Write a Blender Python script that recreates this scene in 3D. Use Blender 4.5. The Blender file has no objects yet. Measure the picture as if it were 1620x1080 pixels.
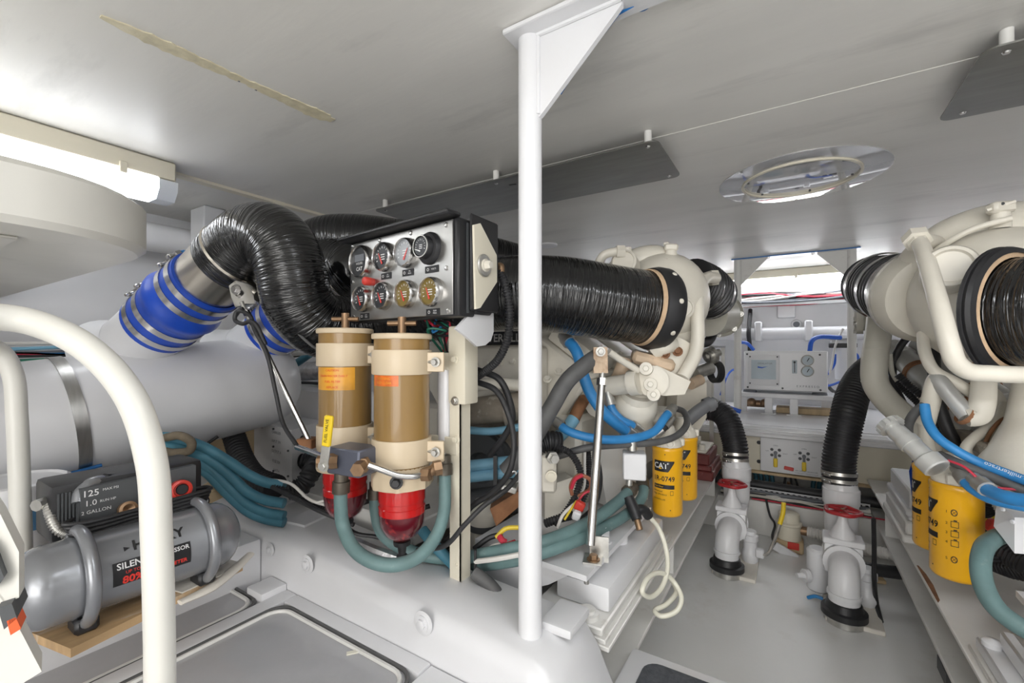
import bpy, bmesh, math, random
from mathutils import Vector as V, Matrix
random.seed(7)
sc = bpy.context.scene
C = sc.collection
PI = math.pi

# ------------------------------------------------------------------ camera
F_PX, CX, HZ, CAMZ = 700.0, 810.0, 552.0, 1.05
YAW = math.atan2(445.0, 700.0)
CS, SN = math.cos(YAW), math.sin(YAW)
cam_d = bpy.data.cameras.new('camera')
cam_d.sensor_width = 36.0
cam_d.lens = 36.0 * F_PX / 1620.0
cam_d.shift_y = (HZ - 540.0) / 1620.0
cam_d.clip_start = 0.02
cam = bpy.data.objects.new('camera', cam_d)
C.objects.link(cam)
cam.location = (0, 0, CAMZ)
cam.rotation_euler = (PI / 2, 0, YAW)
sc.camera = cam

# ------------------------------------------------------------------ world, large lights, exposure
w = bpy.data.worlds.new('world'); sc.world = w
w.use_nodes = True
w.node_tree.nodes['Background'].inputs[0].default_value = (0.9, 0.95, 1.0, 1)
w.node_tree.nodes['Background'].inputs[1].default_value = 0.6
sc.view_settings.view_transform = 'Standard'
sc.view_settings.look = 'None'
sc.view_settings.gamma = 1.0
sc.view_settings.use_curve_mapping = False
sc.view_settings.exposure = 0.64

def area(name, loc, rot, sx, sy, watt, col=(1, 1, 1)):
    l = bpy.data.lights.new(name, 'AREA'); l.shape = 'RECTANGLE'
    l.size = sx; l.size_y = sy; l.energy = watt; l.color = col
    o = bpy.data.objects.new(name, l); C.objects.link(o)
    o.location = loc; o.rotation_euler = rot
    return o
# unseen fill light added behind the camera, standing in for entry daylight
area('front_fill', (0.6, -2.5, 0.95), (PI / 2, 0, 0), 2.6, 1.5, 42, (1.0, 0.98, 0.95))

# ------------------------------------------------------------------ pixel -> point helpers
def ray(px, py):
    a = (px - CX) / F_PX; b = (HZ - py) / F_PX
    return V((a * CS - SN, a * SN + CS, b))
def PD(px, py, d): return V((0, 0, CAMZ)) + ray(px, py) * d
def PX(px, py, x): r = ray(px, py); return V((0, 0, CAMZ)) + r * (x / r.x)
def PY(px, py, y): r = ray(px, py); return V((0, 0, CAMZ)) + r * (y / r.y)
def PZ(px, py, z): r = ray(px, py); return V((0, 0, CAMZ)) + r * ((z - CAMZ) / r.z)
def pts(*l): return [PD(*q) for q in l]
def lerp(a, b, t): return a + (b - a) * t

# ------------------------------------------------------------------ mesh builder
def basis(ax):
    ax = V(ax).normalized()
    h = V((0, 0, 1)) if abs(ax.z) < 0.9 else V((1, 0, 0))
    u = h.cross(ax).normalized()
    return u, ax.cross(u), ax
def spline(P, sub=6, closed=False):
    P = [V(p) for p in P]
    n = len(P)
    if n < 3 and not closed: 
        return [P[0].lerp(P[1], i / sub) for i in range(sub + 1)]
    out = []
    segs = n if closed else n - 1
    for i in range(segs):
        p1, p2 = P[i % n], P[(i + 1) % n]
        p0 = P[i - 1] if (i > 0 or closed) else p1 * 2 - p2
        p3 = P[(i + 2) % n] if (i + 2 < n or closed) else p2 * 2 - p1
        t0 = 0.0; t1 = max((p1 - p0).length, 1e-6) ** .5; t2 = t1 + max((p2 - p1).length, 1e-6) ** .5; t3 = t2 + max((p3 - p2).length, 1e-6) ** .5
        for k in range(sub):
            t = t1 + (t2 - t1) * k / sub
            a1 = p0 * ((t1 - t) / (t1 - t0)) + p1 * ((t - t0) / (t1 - t0))
            a2 = p1 * ((t2 - t) / (t2 - t1)) + p2 * ((t - t1) / (t2 - t1))
            a3 = p2 * ((t3 - t) / (t3 - t2)) + p3 * ((t - t2) / (t3 - t2))
            b1 = a1 * ((t2 - t) / (t2 - t0)) + a2 * ((t - t0) / (t2 - t0))
            b2 = a2 * ((t3 - t) / (t3 - t1)) + a3 * ((t - t1) / (t3 - t1))
            out.append(b1 * ((t2 - t) / (t2 - t1)) + b2 * ((t - t1) / (t2 - t1)))
    if not closed: out.append(P[-1])
    return out
_txt = {}
def text2d(s, bold=0.0):
    k = (s, bold)
    if k in _txt: return _txt[k]
    cu = bpy.data.curves.new('t', 'FONT'); cu.body = s; cu.size = 1.0; cu.align_x = 'CENTER'; cu.align_y = 'CENTER'
    cu.resolution_u = 2; cu.offset = bold
    o = bpy.data.objects.new('t', cu); C.objects.link(o)
    dg = bpy.context.evaluated_depsgraph_get()
    me = bpy.data.meshes.new_from_object(o.evaluated_get(dg))
    r = ([(v.co.x, v.co.y) for v in me.vertices], [tuple(p.vertices) for p in me.polygons])
    bpy.data.meshes.remove(me); bpy.data.objects.remove(o); bpy.data.curves.remove(cu)
    _txt[k] = r
    return r

class MB:
    def __init__(s): s.v = []; s.f = []; s.uv = {}
    def add(s, vs, fs, uvs=None):
        o = len(s.v); s.v += [V(p) for p in vs]
        for i, q in enumerate(fs):
            if uvs: s.uv[len(s.f)] = uvs[i]
            s.f.append(tuple(o + k for k in q))
        return s
    def bm(s, bm, M=None):
        bm.verts.ensure_lookup_table(); bm.verts.index_update()
        s.add([(M @ v.co if M else v.co.copy()) for v in bm.verts], [[v.index for v in f.verts] for f in bm.faces]); bm.free()
        return s
    def box(s, c, sz, rot=(0, 0, 0), bev=0.0, seg=1, R=None):
        b = bmesh.new(); bmesh.ops.create_cube(b, size=1.0)
        for v in b.verts: v.co = V((v.co.x * sz[0], v.co.y * sz[1], v.co.z * sz[2]))
        if bev > 0: bmesh.ops.bevel(b, geom=b.edges[:], offset=bev, segments=seg, affect='EDGES', profile=0.6)
        from mathutils import Euler
        RM = R.to_4x4() if R is not None else Euler(rot).to_matrix().to_4x4()
        return s.bm(b, Matrix.Translation(V(c)) @ RM)
    def bb(s, x0, x1, y0, y1, z0, z1, bev=0.0, seg=1):
        return s.box(((x0 + x1) / 2, (y0 + y1) / 2, (z0 + z1) / 2), (abs(x1 - x0), abs(y1 - y0), abs(z1 - z0)), bev=bev, seg=seg)
    def beam(s, p0, p1, wd, ht, up=(0, 0, 1), bev=0.0):
        p0, p1 = V(p0), V(p1); ax = (p1 - p0).normalized()
        sd = ax.cross(V(up)).normalized(); u2 = sd.cross(ax)
        R = Matrix((ax, sd, u2)).transposed()
        return s.box((p0 + p1) / 2, ((p1 - p0).length, wd, ht), bev=bev, R=R)
    def prism(s, poly, vec):
        n = len(poly); vec = V(vec); P = [V(p) for p in poly]
        nrm = V((0, 0, 0))
        for i in range(n): nrm += P[i].cross(P[(i + 1) % n])
        if nrm.dot(vec) < 0: P = P[::-1]
        vs = P + [p + vec for p in P]
        fs = [tuple(range(n))[::-1], tuple(range(n, 2 * n))]
        fs += [(i, (i + 1) % n, n + (i + 1) % n, n + i) for i in range(n)]
        return s.add(vs, fs)
    def lathe(s, o, ax, prof, n=24, arc=None, ph=0.0):
        o = V(o); u, v, a = basis(ax); vs = []; fs = []; uvs = []
        full = arc is None; m = n if full else n + 1; A = 2 * PI if full else arc
        for (t, r) in prof:
            for i in range(m):
                th = ph + A * i / n
                vs.append(o + a * t + (u * math.cos(th) + v * math.sin(th)) * max(r, 1e-5))
        L = 0; Ls = [0]
        for i in range(1, len(prof)): L += math.hypot(prof[i][0] - prof[i - 1][0], prof[i][1] - prof[i - 1][1]); Ls.append(L)
        for j in range(len(prof) - 1):
            for i in range(n):
                k = (i + 1) % m
                fs.append((j * m + i, j * m + k, (j + 1) * m + k, (j + 1) * m + i))
                uvs.append(((Ls[j], i / n), (Ls[j], (i + 1) / n), (Ls[j + 1], (i + 1) / n), (Ls[j + 1], i / n)))
        return s.add(vs, fs, uvs)
    def cyl(s, p0, p1, r0, r1=None, n=20, bev=0.0):
        p0, p1 = V(p0), V(p1); r1 = r0 if r1 is None else r1; L = (p1 - p0).length
        if bev: pr = [(0, 0), (0, r0 - bev), (bev, r0), (L - bev, r1), (L, r1 - bev), (L, 0)]
        else: pr = [(0, 0), (0, r0), (L, r1), (L, 0)]
        return s.lathe(p0, p1 - p0, pr, n)
    def ring(s, o, ax, r0, r1, h, n=28, bev=0.0):
        if bev: pr = [(0, r0), (0, r1 - bev), (bev, r1), (h - bev, r1), (h, r1 - bev), (h, r0), (0, r0)]
        else: pr = [(0, r0), (0, r1), (h, r1), (h, r0), (0, r0)]
        return s.lathe(o, ax, pr, n)
    def bolt(s, p, d, r, h=None, washer=True):
        p = V(p); d = V(d).normalized(); h = h or r * 1.1
        if washer: s.lathe(p, d, [(0, r * 1.5), (r * .25, r * 1.5), (r * .25, 0)], 14)
        s.lathe(p, d, [(0, r), (h, r), (h * 1.12, r * .85), (h * 1.12, 0)], 6)
        return s
    def ball(s, c, r, n=20, m=12, R=None):
        if not hasattr(r, '__len__'): r = (r, r, r)
        vs = []; fs = []
        for j in range(m + 1):
            ph = PI * j / m
            for i in range(n):
                th = 2 * PI * i / n
                q = V((r[0] * math.sin(ph) * math.cos(th), r[1] * math.sin(ph) * math.sin(th), r[2] * -math.cos(ph)))
                if R is not None: q = R @ q
                vs.append(V(c) + q)
        for j in range(m):
            for i in range(n):
                k = (i + 1) % n
                fs.append((j * n + i, j * n + k, (j + 1) * n + k, (j + 1) * n + i))
        return s.add(vs, fs)
    def tube(s, P, r, n=12, sub=6, closed=False, smooth=True, corr=None, caps=True, flat=1.0):
        """swept tube; r a number or one radius for each control point; corr = (pitch, depth) gives ribs"""
        P = [V(p) for p in P]; N = len(P)
        rs = list(r) if hasattr(r, '__len__') else [r] * N
        Q = spline(P, sub, closed) if smooth else P
        if smooth:
            RR = []
            for i in range(N if closed else N - 1):
                for k in range(sub): RR.append(lerp(rs[i], rs[(i + 1) % N], k / sub))
            if not closed: RR.append(rs[-1])
        else: RR = rs
        if corr:
            L = [0.0]
            for i in range(1, len(Q)): L.append(L[-1] + (Q[i] - Q[i - 1]).length)
            step = corr[0] / 4; nn = max(4, int(L[-1] / step)); q2 = []; r2 = []; j = 0
            for k in range(nn + 1):
                t = L[-1] * k / nn
                while j < len(Q) - 2 and L[j + 1] < t: j += 1
                f = (t - L[j]) / max(L[j + 1] - L[j], 1e-9)
                q2.append(Q[j].lerp(Q[j + 1], min(f, 1.0))); r2.append(lerp(RR[j], RR[j + 1], min(f, 1)) + corr[1] * (0.5 if k % 4 in (1, 2) else -0.5))
            Q, RR = q2, r2
        m = len(Q); vs = []; fs = []; uvs = []
        def tang(i):
            if closed: return (Q[(i + 1) % m] - Q[i - 1]).normalized()
            return (Q[min(i + 1, m - 1)] - Q[max(i - 1, 0)]).normalized()
        u = basis(tang(0))[0]; Ls = 0.0; ul = []
        for i in range(m):
            t = tang(i); u = (u - t * u.dot(t)).normalized(); v = t.cross(u)
            if i: Ls += (Q[i] - Q[i - 1]).length
            ul.append(Ls)
            for k in range(n):
                th = 2 * PI * k / n
                vs.append(Q[i] + (u * math.cos(th) + v * math.sin(th) * flat) * RR[i])
        for i in range(m if closed else m - 1):
            i2 = (i + 1) % m
            for k in range(n):
                k2 = (k + 1) % n
                fs.append((i * n + k, i * n + k2, i2 * n + k2, i2 * n + k))
                a, b = ul[i], (ul[i + 1] if i + 1 < m else ul[i] + .01)
                uvs.append(((a, k / n), (a, (k + 1) / n), (b, (k + 1) / n), (b, k / n)))
        if caps and not closed:
            fs.append(tuple(range(n))[::-1]); uvs.append([(0, 0)] * n)
            fs.append(tuple((m - 1) * n + k for k in range(n))); uvs.append([(0, 0)] * n)
        return s.add(vs, fs, uvs)
    def flat(s, poly):
        return s.add(poly, [tuple(range(len(poly)))])
    def text(s, t, o, ux, uy, size, bold=0.0, lift=0.0006, cylr=None, sx=1.0):
        """flat print; with cylr it wraps round a vertical cylinder whose axis stands cylr behind o"""
        vs, fs = text2d(t, bold); o, ux, uy = V(o), V(ux).normalized(), V(uy).normalized(); nz = ux.cross(uy)
        if cylr is None: W = [o + ux * x * size * sx + uy * y * size + nz * lift for x, y in vs]
        else:
            W = []
            for x, y in vs:
                th = x * size * sx / cylr
                W.append(o - nz * cylr + (ux * math.sin(th) + nz * math.cos(th)) * (cylr + lift) + uy * y * size)
        return s.add(W, fs)

ORG = {}
def org(o): return ORG.get(o.name, V((0, 0, 0)))
def obj(name, mb, m, parent=None, loc=None, sharp=38, smooth=True):
    if loc is None:
        if parent is not None: loc = org(parent)
        else:
            xs = [p.x for p in mb.v]; ys = [p.y for p in mb.v]; zs = [p.z for p in mb.v]
            loc = V(((min(xs) + max(xs)) / 2, (min(ys) + max(ys)) / 2, min(zs)))
    loc = V(loc)
    me = bpy.data.meshes.new(name)
    me.from_pydata([tuple(p - loc) for p in mb.v], [], mb.f)
    if mb.uv:
        ul = me.uv_layers.new(name='UVMap')
        for fi, uvs in mb.uv.items():
            for k, li in enumerate(me.polygons[fi].loop_indices): ul.data[li].uv = uvs[k]
    if smooth:
        me.shade_smooth(); me.set_sharp_from_angle(angle=math.radians(sharp))
    me.materials.append(m)
    o = bpy.data.objects.new(name, me); C.objects.link(o)
    if parent is not None:
        o.parent = parent; o.location = loc - org(parent)
    else: o.location = loc
    ORG[o.name] = loc
    return o
def thing(name, label, cat, loc=(0, 0, 0), group=None):
    o = bpy.data.objects.new(name, None); C.objects.link(o); o.empty_display_size = .05
    o.location = V(loc); ORG[o.name] = V(loc)
    o['label'] = label; o['category'] = cat
    if group: o['group'] = group
    return o
def one(name, label, cat, mb, m, group=None, **k):
    o = obj(name, mb, m, **k); o['label'] = label; o['category'] = cat
    if group: o['group'] = group
    return o
def struct(name, mb, m, **k):
    o = obj(name, mb, m, **k); o['kind'] = 'structure'; return o
def dup(root, off, label=None, group=None):
    r = root.copy(); C.objects.link(r); r.location = root.location + V(off); ORG[r.name] = org(root) + V(off)
    if label: r['label'] = label
    if group: r['group'] = group
    for ch in list(root.children):
        c = ch.copy(); C.objects.link(c); c.parent = r
        for g in list(ch.children):
            d = g.copy(); C.objects.link(d); d.parent = c
    return r

# ------------------------------------------------------------------ materials
def M(name, col, rough=.5, metal=0.0, var=.08, scale=6.0, bump=0.0, bscale=60.0, dirt=None, coat=0.0, emis=0.0, emcol=None,
      trans=0.0, alpha=1.0, stretch=None, uv=False, ior=1.5, spec=.5):
    m = bpy.data.materials.new(name); m.use_nodes = True; nt = m.node_tree; N = nt.nodes; L = nt.links
    b = N['Principled BSDF']
    b.inputs['Roughness'].default_value = rough; b.inputs['Metallic'].default_value = metal
    b.inputs['Coat Weight'].default_value = coat; b.inputs['Transmission Weight'].default_value = trans
    b.inputs['Alpha'].default_value = alpha; b.inputs['IOR'].default_value = ior
    b.inputs['Specular IOR Level'].default_value = spec
    tc = N.new('ShaderNodeTexCoord'); mp = N.new('ShaderNodeMapping')
    L.new(tc.outputs['UV' if uv else 'Object'], mp.inputs['Vector'])
    if stretch: mp.inputs['Scale'].default_value = stretch
    nz = N.new('ShaderNodeTexNoise'); nz.inputs['Scale'].default_value = scale; nz.inputs['Detail'].default_value = 6
    L.new(mp.outputs[0], nz.inputs['Vector'])
    cr = N.new('ShaderNodeValToRGB')
    lo = [max(0, c * (1 - var)) for c in col]; hi = [min(1, c * (1 + var)) for c in col]
    cr.color_ramp.elements[0].position = .3; cr.color_ramp.elements[1].position = .7
    cr.color_ramp.elements[0].color = (*lo, 1); cr.color_ramp.elements[1].color = (*hi, 1)
    L.new(nz.outputs['Fac'], cr.inputs['Fac']); out = cr.outputs['Color']
    if dirt:
        dc, lo_t, hi_t, dsc = dirt
        n2 = N.new('ShaderNodeTexNoise'); n2.inputs['Scale'].default_value = dsc; n2.inputs['Detail'].default_value = 8; n2.inputs['Roughness'].default_value = .65
        L.new(mp.outputs[0], n2.inputs['Vector'])
        r2 = N.new('ShaderNodeMapRange'); r2.inputs['From Min'].default_value = lo_t; r2.inputs['From Max'].default_value = hi_t
        L.new(n2.outputs['Fac'], r2.inputs['Value'])
        mx = N.new('ShaderNodeMix'); mx.data_type = 'RGBA'
        L.new(r2.outputs['Result'], mx.inputs['Factor']); L.new(out, mx.inputs['A']); mx.inputs['B'].default_value = (*dc, 1)
        out = mx.outputs['Result']
    L.new(out, b.inputs['Base Color'])
    if bump:
        n3 = N.new('ShaderNodeTexNoise'); n3.inputs['Scale'].default_value = bscale; n3.inputs['Detail'].default_value = 5
        L.new(mp.outputs[0], n3.inputs['Vector'])
        bp = N.new('ShaderNodeBump'); bp.inputs['Strength'].default_value = bump; bp.inputs['Distance'].default_value = .004
        L.new(n3.outputs['Fac'], bp.inputs['Height']); L.new(bp.outputs['Normal'], b.inputs['Normal'])
    if emis:
        b.inputs['Emission Color'].default_value = (*(emcol or col), 1); b.inputs['Emission Strength'].default_value = emis
    return m
RUST = (.22, .09, .035)
mt = {}
mt['ceiling'] = M('ceiling_paint', (.76, .745, .71), .40, var=.05, scale=1.6, stretch=(.7, 3.2, 1), bump=.22, bscale=9, dirt=((.46, .45, .43), .56, .85, 1.3))
mt['white'] = M('white_gelcoat', (.75, .75, .765), .28, var=.04, scale=3, bump=.05, bscale=30)
mt['dirtywhite'] = M('worn_white_paint', (.74, .73, .70), .42, var=.08, scale=5, bump=.1, bscale=40, dirt=((.42, .38, .32), .60, .85, 9))
mt['floorw'] = M('white_floor_paint', (.80, .80, .785), .33, var=.05, scale=2.4, bump=.1, bscale=60, dirt=((.60, .57, .51), .56, .88, 3))
mt['cream'] = M('cream_engine_paint', (.74, .70, .61), .38, var=.07, scale=7, bump=.12, bscale=45, dirt=((.36, .25, .15), .66, .84, 14))
mt['cream_clean'] = M('cream_enamel', (.76, .71, .58), .35, var=.04, scale=4)
mt['greige'] = M('grey_beige_pipe_paint', (.55, .53, .46), .36, var=.06, scale=6, bump=.06)
mt['rusty'] = M('rust_stained_cream', (.62, .47, .33), .6, var=.2, scale=12, dirt=(RUST, .55, .75, 10), bump=.2)
mt['rust'] = M('rusty_brown_steel', (.26, .12, .055), .75, var=.35, scale=18, bump=.3)
mt['brown'] = M('bronzed_canister', (.31, .185, .06), .32, var=.1, scale=4, coat=.3)
mt['bronze'] = M('bronze_fitting', (.30, .19, .11), .42, .7, var=.25, scale=25, bump=.1)
mt['steel'] = M('polished_steel', (.62, .61, .60), .22, 1.0, var=.1, scale=14)
mt['brushed'] = M('brushed_steel', (.46, .455, .44), .34, 1.0, var=.12, scale=10, stretch=(1, 9, 1), bump=.05, bscale=40)
mt['heat'] = M('heat_stained_steel', (.55, .51, .45), .26, 1.0, var=.2, scale=5, bump=.05)
mt['zinc'] = M('zinc_fitting', (.55, .54, .51), .36, .85, var=.2, scale=30)
mt['plate'] = M('dull_shield_plate', (.25, .25, .235), .33, .9, var=.12, scale=5, stretch=(1, 6, 1))
mt['black'] = M('black_plastic', (.018, .018, .02), .42, var=.2)
mt['rubber'] = M('black_rubber_hose', (.022, .022, .024), .5, var=.3, scale=20)
mt['grub'] = M('grey_rubber_hose', (.10, .10, .10), .55, var=.2, scale=20, bump=.1)
mt['darkgrey'] = M('dark_grey', (.08, .085, .09), .5, var=.15)
mt['blue'] = M('blue_silicone', (.012, .075, .52), .36, var=.18, scale=9, bump=.05, coat=.15)
mt['bhose'] = M('bright_blue_hose', (.035, .24, .56), .4, var=.15, scale=15)
mt['bhose2'] = M('pale_blue_pipe', (.22, .46, .62), .4, var=.15, scale=10, dirt=((.15, .2, .25), .6, .8, 10))
mt['cobalt'] = M('cobalt_tubing', (.02, .11, .55), .35)
mt['teal'] = M('teal_fuel_hose', (.135, .225, .225), .5, var=.18, scale=14, bump=.12, bscale=90, dirt=((.32, .36, .34), .62, .85, 22))
mt['tealblue'] = M('teal_blue_hose', (.06, .20, .27), .5, var=.25, scale=10)
mt['yellow'] = M('yellow_enamel', (.90, .46, .012), .3, var=.04, scale=4, coat=.3)
mt['ylever'] = M('yellow_lever_sleeve', (.85, .60, .02), .4, var=.06)
mt['ink'] = M('black_print', (.012, .012, .014), .5, var=.1)
mt['inkgrey'] = M('grey_print', (.16, .17, .19), .5, var=.1)
mt['wprint'] = M('white_print', (.78, .78, .78), .5, var=.05)
mt['yprint'] = M('yellow_print', (.80, .45, .02), .45, var=.04)
mt['rprint'] = M('red_print', (.75, .045, .03), .45, var=.05)
mt['red'] = M('red_paint', (.42, .022, .028), .42, var=.2, scale=20)
mt['redplastic'] = M('red_plastic', (.62, .05, .035), .35, var=.1)
mt['oxide'] = M('red_oxide_primer', (.15, .028, .025), .55, var=.25, scale=12, dirt=((.62, .58, .52), .60, .66, 5))
mt['greymetal'] = M('silver_grey_paint', (.30, .31, .33), .27, .45, var=.06, scale=5, coat=.2)
mt['wood'] = M('raw_plywood', (.50, .33, .17), .65, var=.28, scale=5, stretch=(5, .8, 1), bump=.15, dirt=((.72, .66, .56), .58, .72, 4))
mt['timber'] = M('pale_timber', (.56, .42, .25), .62, var=.15, scale=5, stretch=(5, .8, 1), bump=.1)
mt['cloth'] = M('white_paint_cloth', (.74, .70, .63), .7, var=.1, bump=.3)
mt['tread'] = M('grey_anti_slip', (.075, .08, .09), .85, var=.25, scale=90, bump=.6, bscale=250)
mt['hatch'] = M('smoky_hatch_panel', (.205, .205, .215), .16, var=.1, scale=2.5, coat=.6, dirt=((.42, .42, .43), .52, .85, 2.2))
mt['pane'] = M('smoky_hatch_pane', (.70, .70, .72), .13, trans=.35, var=.08, scale=2.5, coat=.5, ior=1.25, dirt=((.55, .55, .56), .45, .9, 2.2))
mt['clear'] = M('clear_plastic', (.92, .93, .94), .06, trans=.9, var=.02, ior=1.46)
mt['glass'] = M('gauge_glass', (.95, .95, .95), .04, trans=1.0, var=0, ior=1.3)
mt['redfuel'] = M('red_diesel', (.66, .010, .010), .1, var=.15, scale=14, coat=.6)
mt['darkfuel'] = M('dark_red_diesel', (.11, .006, .016), .08, var=.35, scale=12, coat=.6, dirt=((.55, .03, .03), .58, .68, 22))
mt['shell'] = M('clear_bowl', (.25, .02, .02), .03, var=0, alpha=.12, spec=.8)
mt['beige'] = M('beige_enamel', (.66, .54, .38), .36, var=.05, scale=4)
mt['offwhite'] = M('offwhite_moulding', (.76, .745, .69), .35, var=.05, scale=4, dirt=((.5, .48, .44), .6, .9, 6))
mt['darkbronze'] = M('dark_fitting', (.11, .095, .075), .45, .5, var=.3, scale=30)
mt['grime_shade'] = M('grimy_shaded_casting', (.26, .225, .18), .6, var=.3, scale=14, bump=.3, dirt=((.60, .56, .48), .56, .66, 9))
for k_, e_ in (('lamp', 5.2), ('lamp_aft', 7.0), ('aisle_fill', 9.5)):
    mt[k_] = M('lit_diffuser_' + k_, (.95, .97, 1.0), .4, var=0, emis=e_, emcol=(.93, .96, 1.0))
mt['difend'] = M('frosted_diffuser', (.80, .84, .88), .3, var=.03, coat=.3)
mt['mirror'] = M('clear_disc_gloss', (.62, .62, .63), .03, .55, var=.03, coat=.8)
mt['dial'] = M('black_dial', (.02, .022, .026), .4, var=.2)
mt['dialy'] = M('amber_tinted_dial', (.16, .11, .02), .4, var=.25)
mt['dialw'] = M('washed_out_dial', (.34, .36, .38), .3, var=.25)
mt['needle'] = M('red_needle', (.72, .06, .05), .4, var=.05)
mt['bucketblue'] = M('blue_band', (.10, .24, .42), .5)
mt['tape'] = M('blue_tape', (.015, .16, .46), .55, var=.08)
mt['orange'] = M('orange_plastic', (.80, .12, .03), .4)
mt['paleblue'] = M('pale_blue_label', (.44, .52, .57), .35, var=.1)
mt['labely'] = M('yellow_decal', (.72, .34, .03), .3, var=.25, scale=12)
mt['labelo'] = M('orange_decal', (.75, .16, .02), .35, var=.3, scale=40)
mt['silver'] = M('dull_silver_paint', (.56, .56, .54), .33, .35, var=.1, scale=12, dirt=((.33, .24, .16), .66, .78, 12))
mt['residue'] = M('glue_residue', (.66, .60, .43), .55, var=.15, scale=30, bump=.5, bscale=40, dirt=((.72, .66, .52), .55, .7, 30))
mt['tubing'] = M('cream_clear_tubing', (.78, .76, .64), .25, var=.04, coat=.3)
mt['wirered'] = M('red_wire', (.55, .03, .06), .45)
mt['wirewhite'] = M('white_wire', (.72, .70, .66), .45)
mt['wiregreen'] = M('green_wire', (.03, .22, .14), .45)
mt['wirecopper'] = M('copper_wire_loop', (.42, .17, .10), .4, .3)
mt['wireyellow'] = M('yellow_wire', (.75, .55, .04), .45)
mt['foil'] = M('foil_wrap', (.45, .45, .46), .3, .9, var=.3, scale=30, bump=.8, bscale=40)
mt['tan'] = M('heat_stained_wrap', (.62, .44, .28), .8, var=.25, scale=10, bump=.6, bscale=160)
mt['rope'] = M('brown_lagging', (.16, .13, .09), .9, var=.3, scale=30, bump=.6)

def wrapmat():
    """black tape wrap: fine rings round the duct, crinkled"""
    m = bpy.data.materials.new('black_tape_wrap'); m.use_nodes = True; nt = m.node_tree; N = nt.nodes; L = nt.links
    b = N['Principled BSDF']; b.inputs['Base Color'].default_value = (.006, .0062, .007, 1)
    b.inputs['Roughness'].default_value = .16; b.inputs['Coat Weight'].default_value = .5; b.inputs['Coat Roughness'].default_value = .08
    tc = N.new('ShaderNodeTexCoord'); mp = N.new('ShaderNodeMapping'); mp.inputs['Scale'].default_value = (105, 3.5, 1)
    nz = N.new('ShaderNodeTexNoise'); nz.inputs['Scale'].default_value = 1.0; nz.inputs['Detail'].default_value = 2.5; nz.inputs['Roughness'].default_value = .6
    L.new(tc.outputs['UV'], mp.inputs['Vector']); L.new(mp.outputs[0], nz.inputs['Vector'])
    bp = N.new('ShaderNodeBump'); bp.inputs['Strength'].default_value = 1.0; bp.inputs['Distance'].default_value = .010
    L.new(nz.outputs['Fac'], bp.inputs['Height']); L.new(bp.outputs['Normal'], b.inputs['Normal']); L.new(bp.outputs['Normal'], b.inputs['Coat Normal'])
    return m
mt['wrap'] = wrapmat()

CEIL = 1.76
# ------------------------------------------------------------------ the setting
XL, XR, YF, YB = -2.85, 2.85, -2.6, 4.75
ceil_o = struct('ceiling', MB().bb(XL, XR, YF, 1.511, CEIL, CEIL + .05), mt['ceiling'])
cp2 = obj('ceiling_panel', MB().bb(XL, XR, 1.513, YB, CEIL - .0015, CEIL + .05), mt['ceiling'], ceil_o)
struct('floor', MB().bb(XL, XR, YF, YB, -.06, 0), mt['floorw'])
struct('wall_left', MB().bb(XL - .06, XL, YF, YB, 0, CEIL + .05), mt['white'])
struct('wall_right', MB().bb(XR, XR + .06, YF, YB, 0, CEIL + .05), mt['white'])
struct('wall_back', MB().bb(XL, XR, YB, YB + .06, 0, CEIL + .05), mt['white'])
struct('wall_front', MB().bb(XL, XR, YF - .06, YF, 0, CEIL + .05), mt['white'])
# ------------------------------------------------------------------ ceiling fittings
o = struct('trim_1', MB().bb(-2.125, -2.085, .74, 2.6, CEIL - .012, CEIL), mt['cream_clean'])
obj('joint_cover', MB().bb(-2.128, -2.082, 1.17, 1.22, CEIL - .016, CEIL), mt['cream_clean'], o)
obj('joint_cover', MB().bb(-2.128, -2.082, 1.52, 1.53, CEIL - .016, CEIL), mt['cream_clean'], o)
struct('trim_2', MB().bb(XL, -2.125, 1.17, 1.2, CEIL - .012, CEIL), mt['white'])
struct('trim_3', MB().bb(XL, XR, YB - .03, YB, 1.64, CEIL), mt['dirtywhite'])
# torn strip of old glue on the ceiling
random.seed(3)
g = []; gb = []
n = 46
for i in range(n + 1):
    t = i / n; y = lerp(.325, .86, t); wd = .020 + .004 * math.sin(t * 9) + .006 * (t > .8) + random.uniform(-.0045, .0045)
    if t < .12: wd *= .35 + t * 5
    if t > .97: wd *= .55
    x = lerp(-1.245, -1.205, t)
    g.append((x - wd, y)); gb.append((x + wd * .8, y))
poly = [V((a, b, CEIL - .0005)) for a, b in g] + [V((a, b, CEIL - .0005)) for a, b in gb[::-1]]
gl = MB()
m_ = len(g)
for i in range(n):
    q = [V((*g[i], 0)), V((*g[i + 1], 0)), V((*gb[i + 1], 0)), V((*gb[i], 0))]
    for p in q: p.z = CEIL + .0002
    h = .003
    gl.add(q + [p - V((0, 0, h)) for p in q], [(4, 5, 6, 7), (0, 1, 5, 4), (2, 3, 7, 6), (3, 0, 4, 7), (1, 2, 6, 5)])
obj('glue_residue', gl, mt['residue'], ceil_o)
for (px, py) in ((378, 127), (405, 141)):
    p = PZ(px, py, CEIL); obj('screw', MB().lathe(p, (0, 0, -1), [(0, .004), (.003, .003), (.0035, 0)], 10), mt['steel'], ceil_o)

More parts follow.
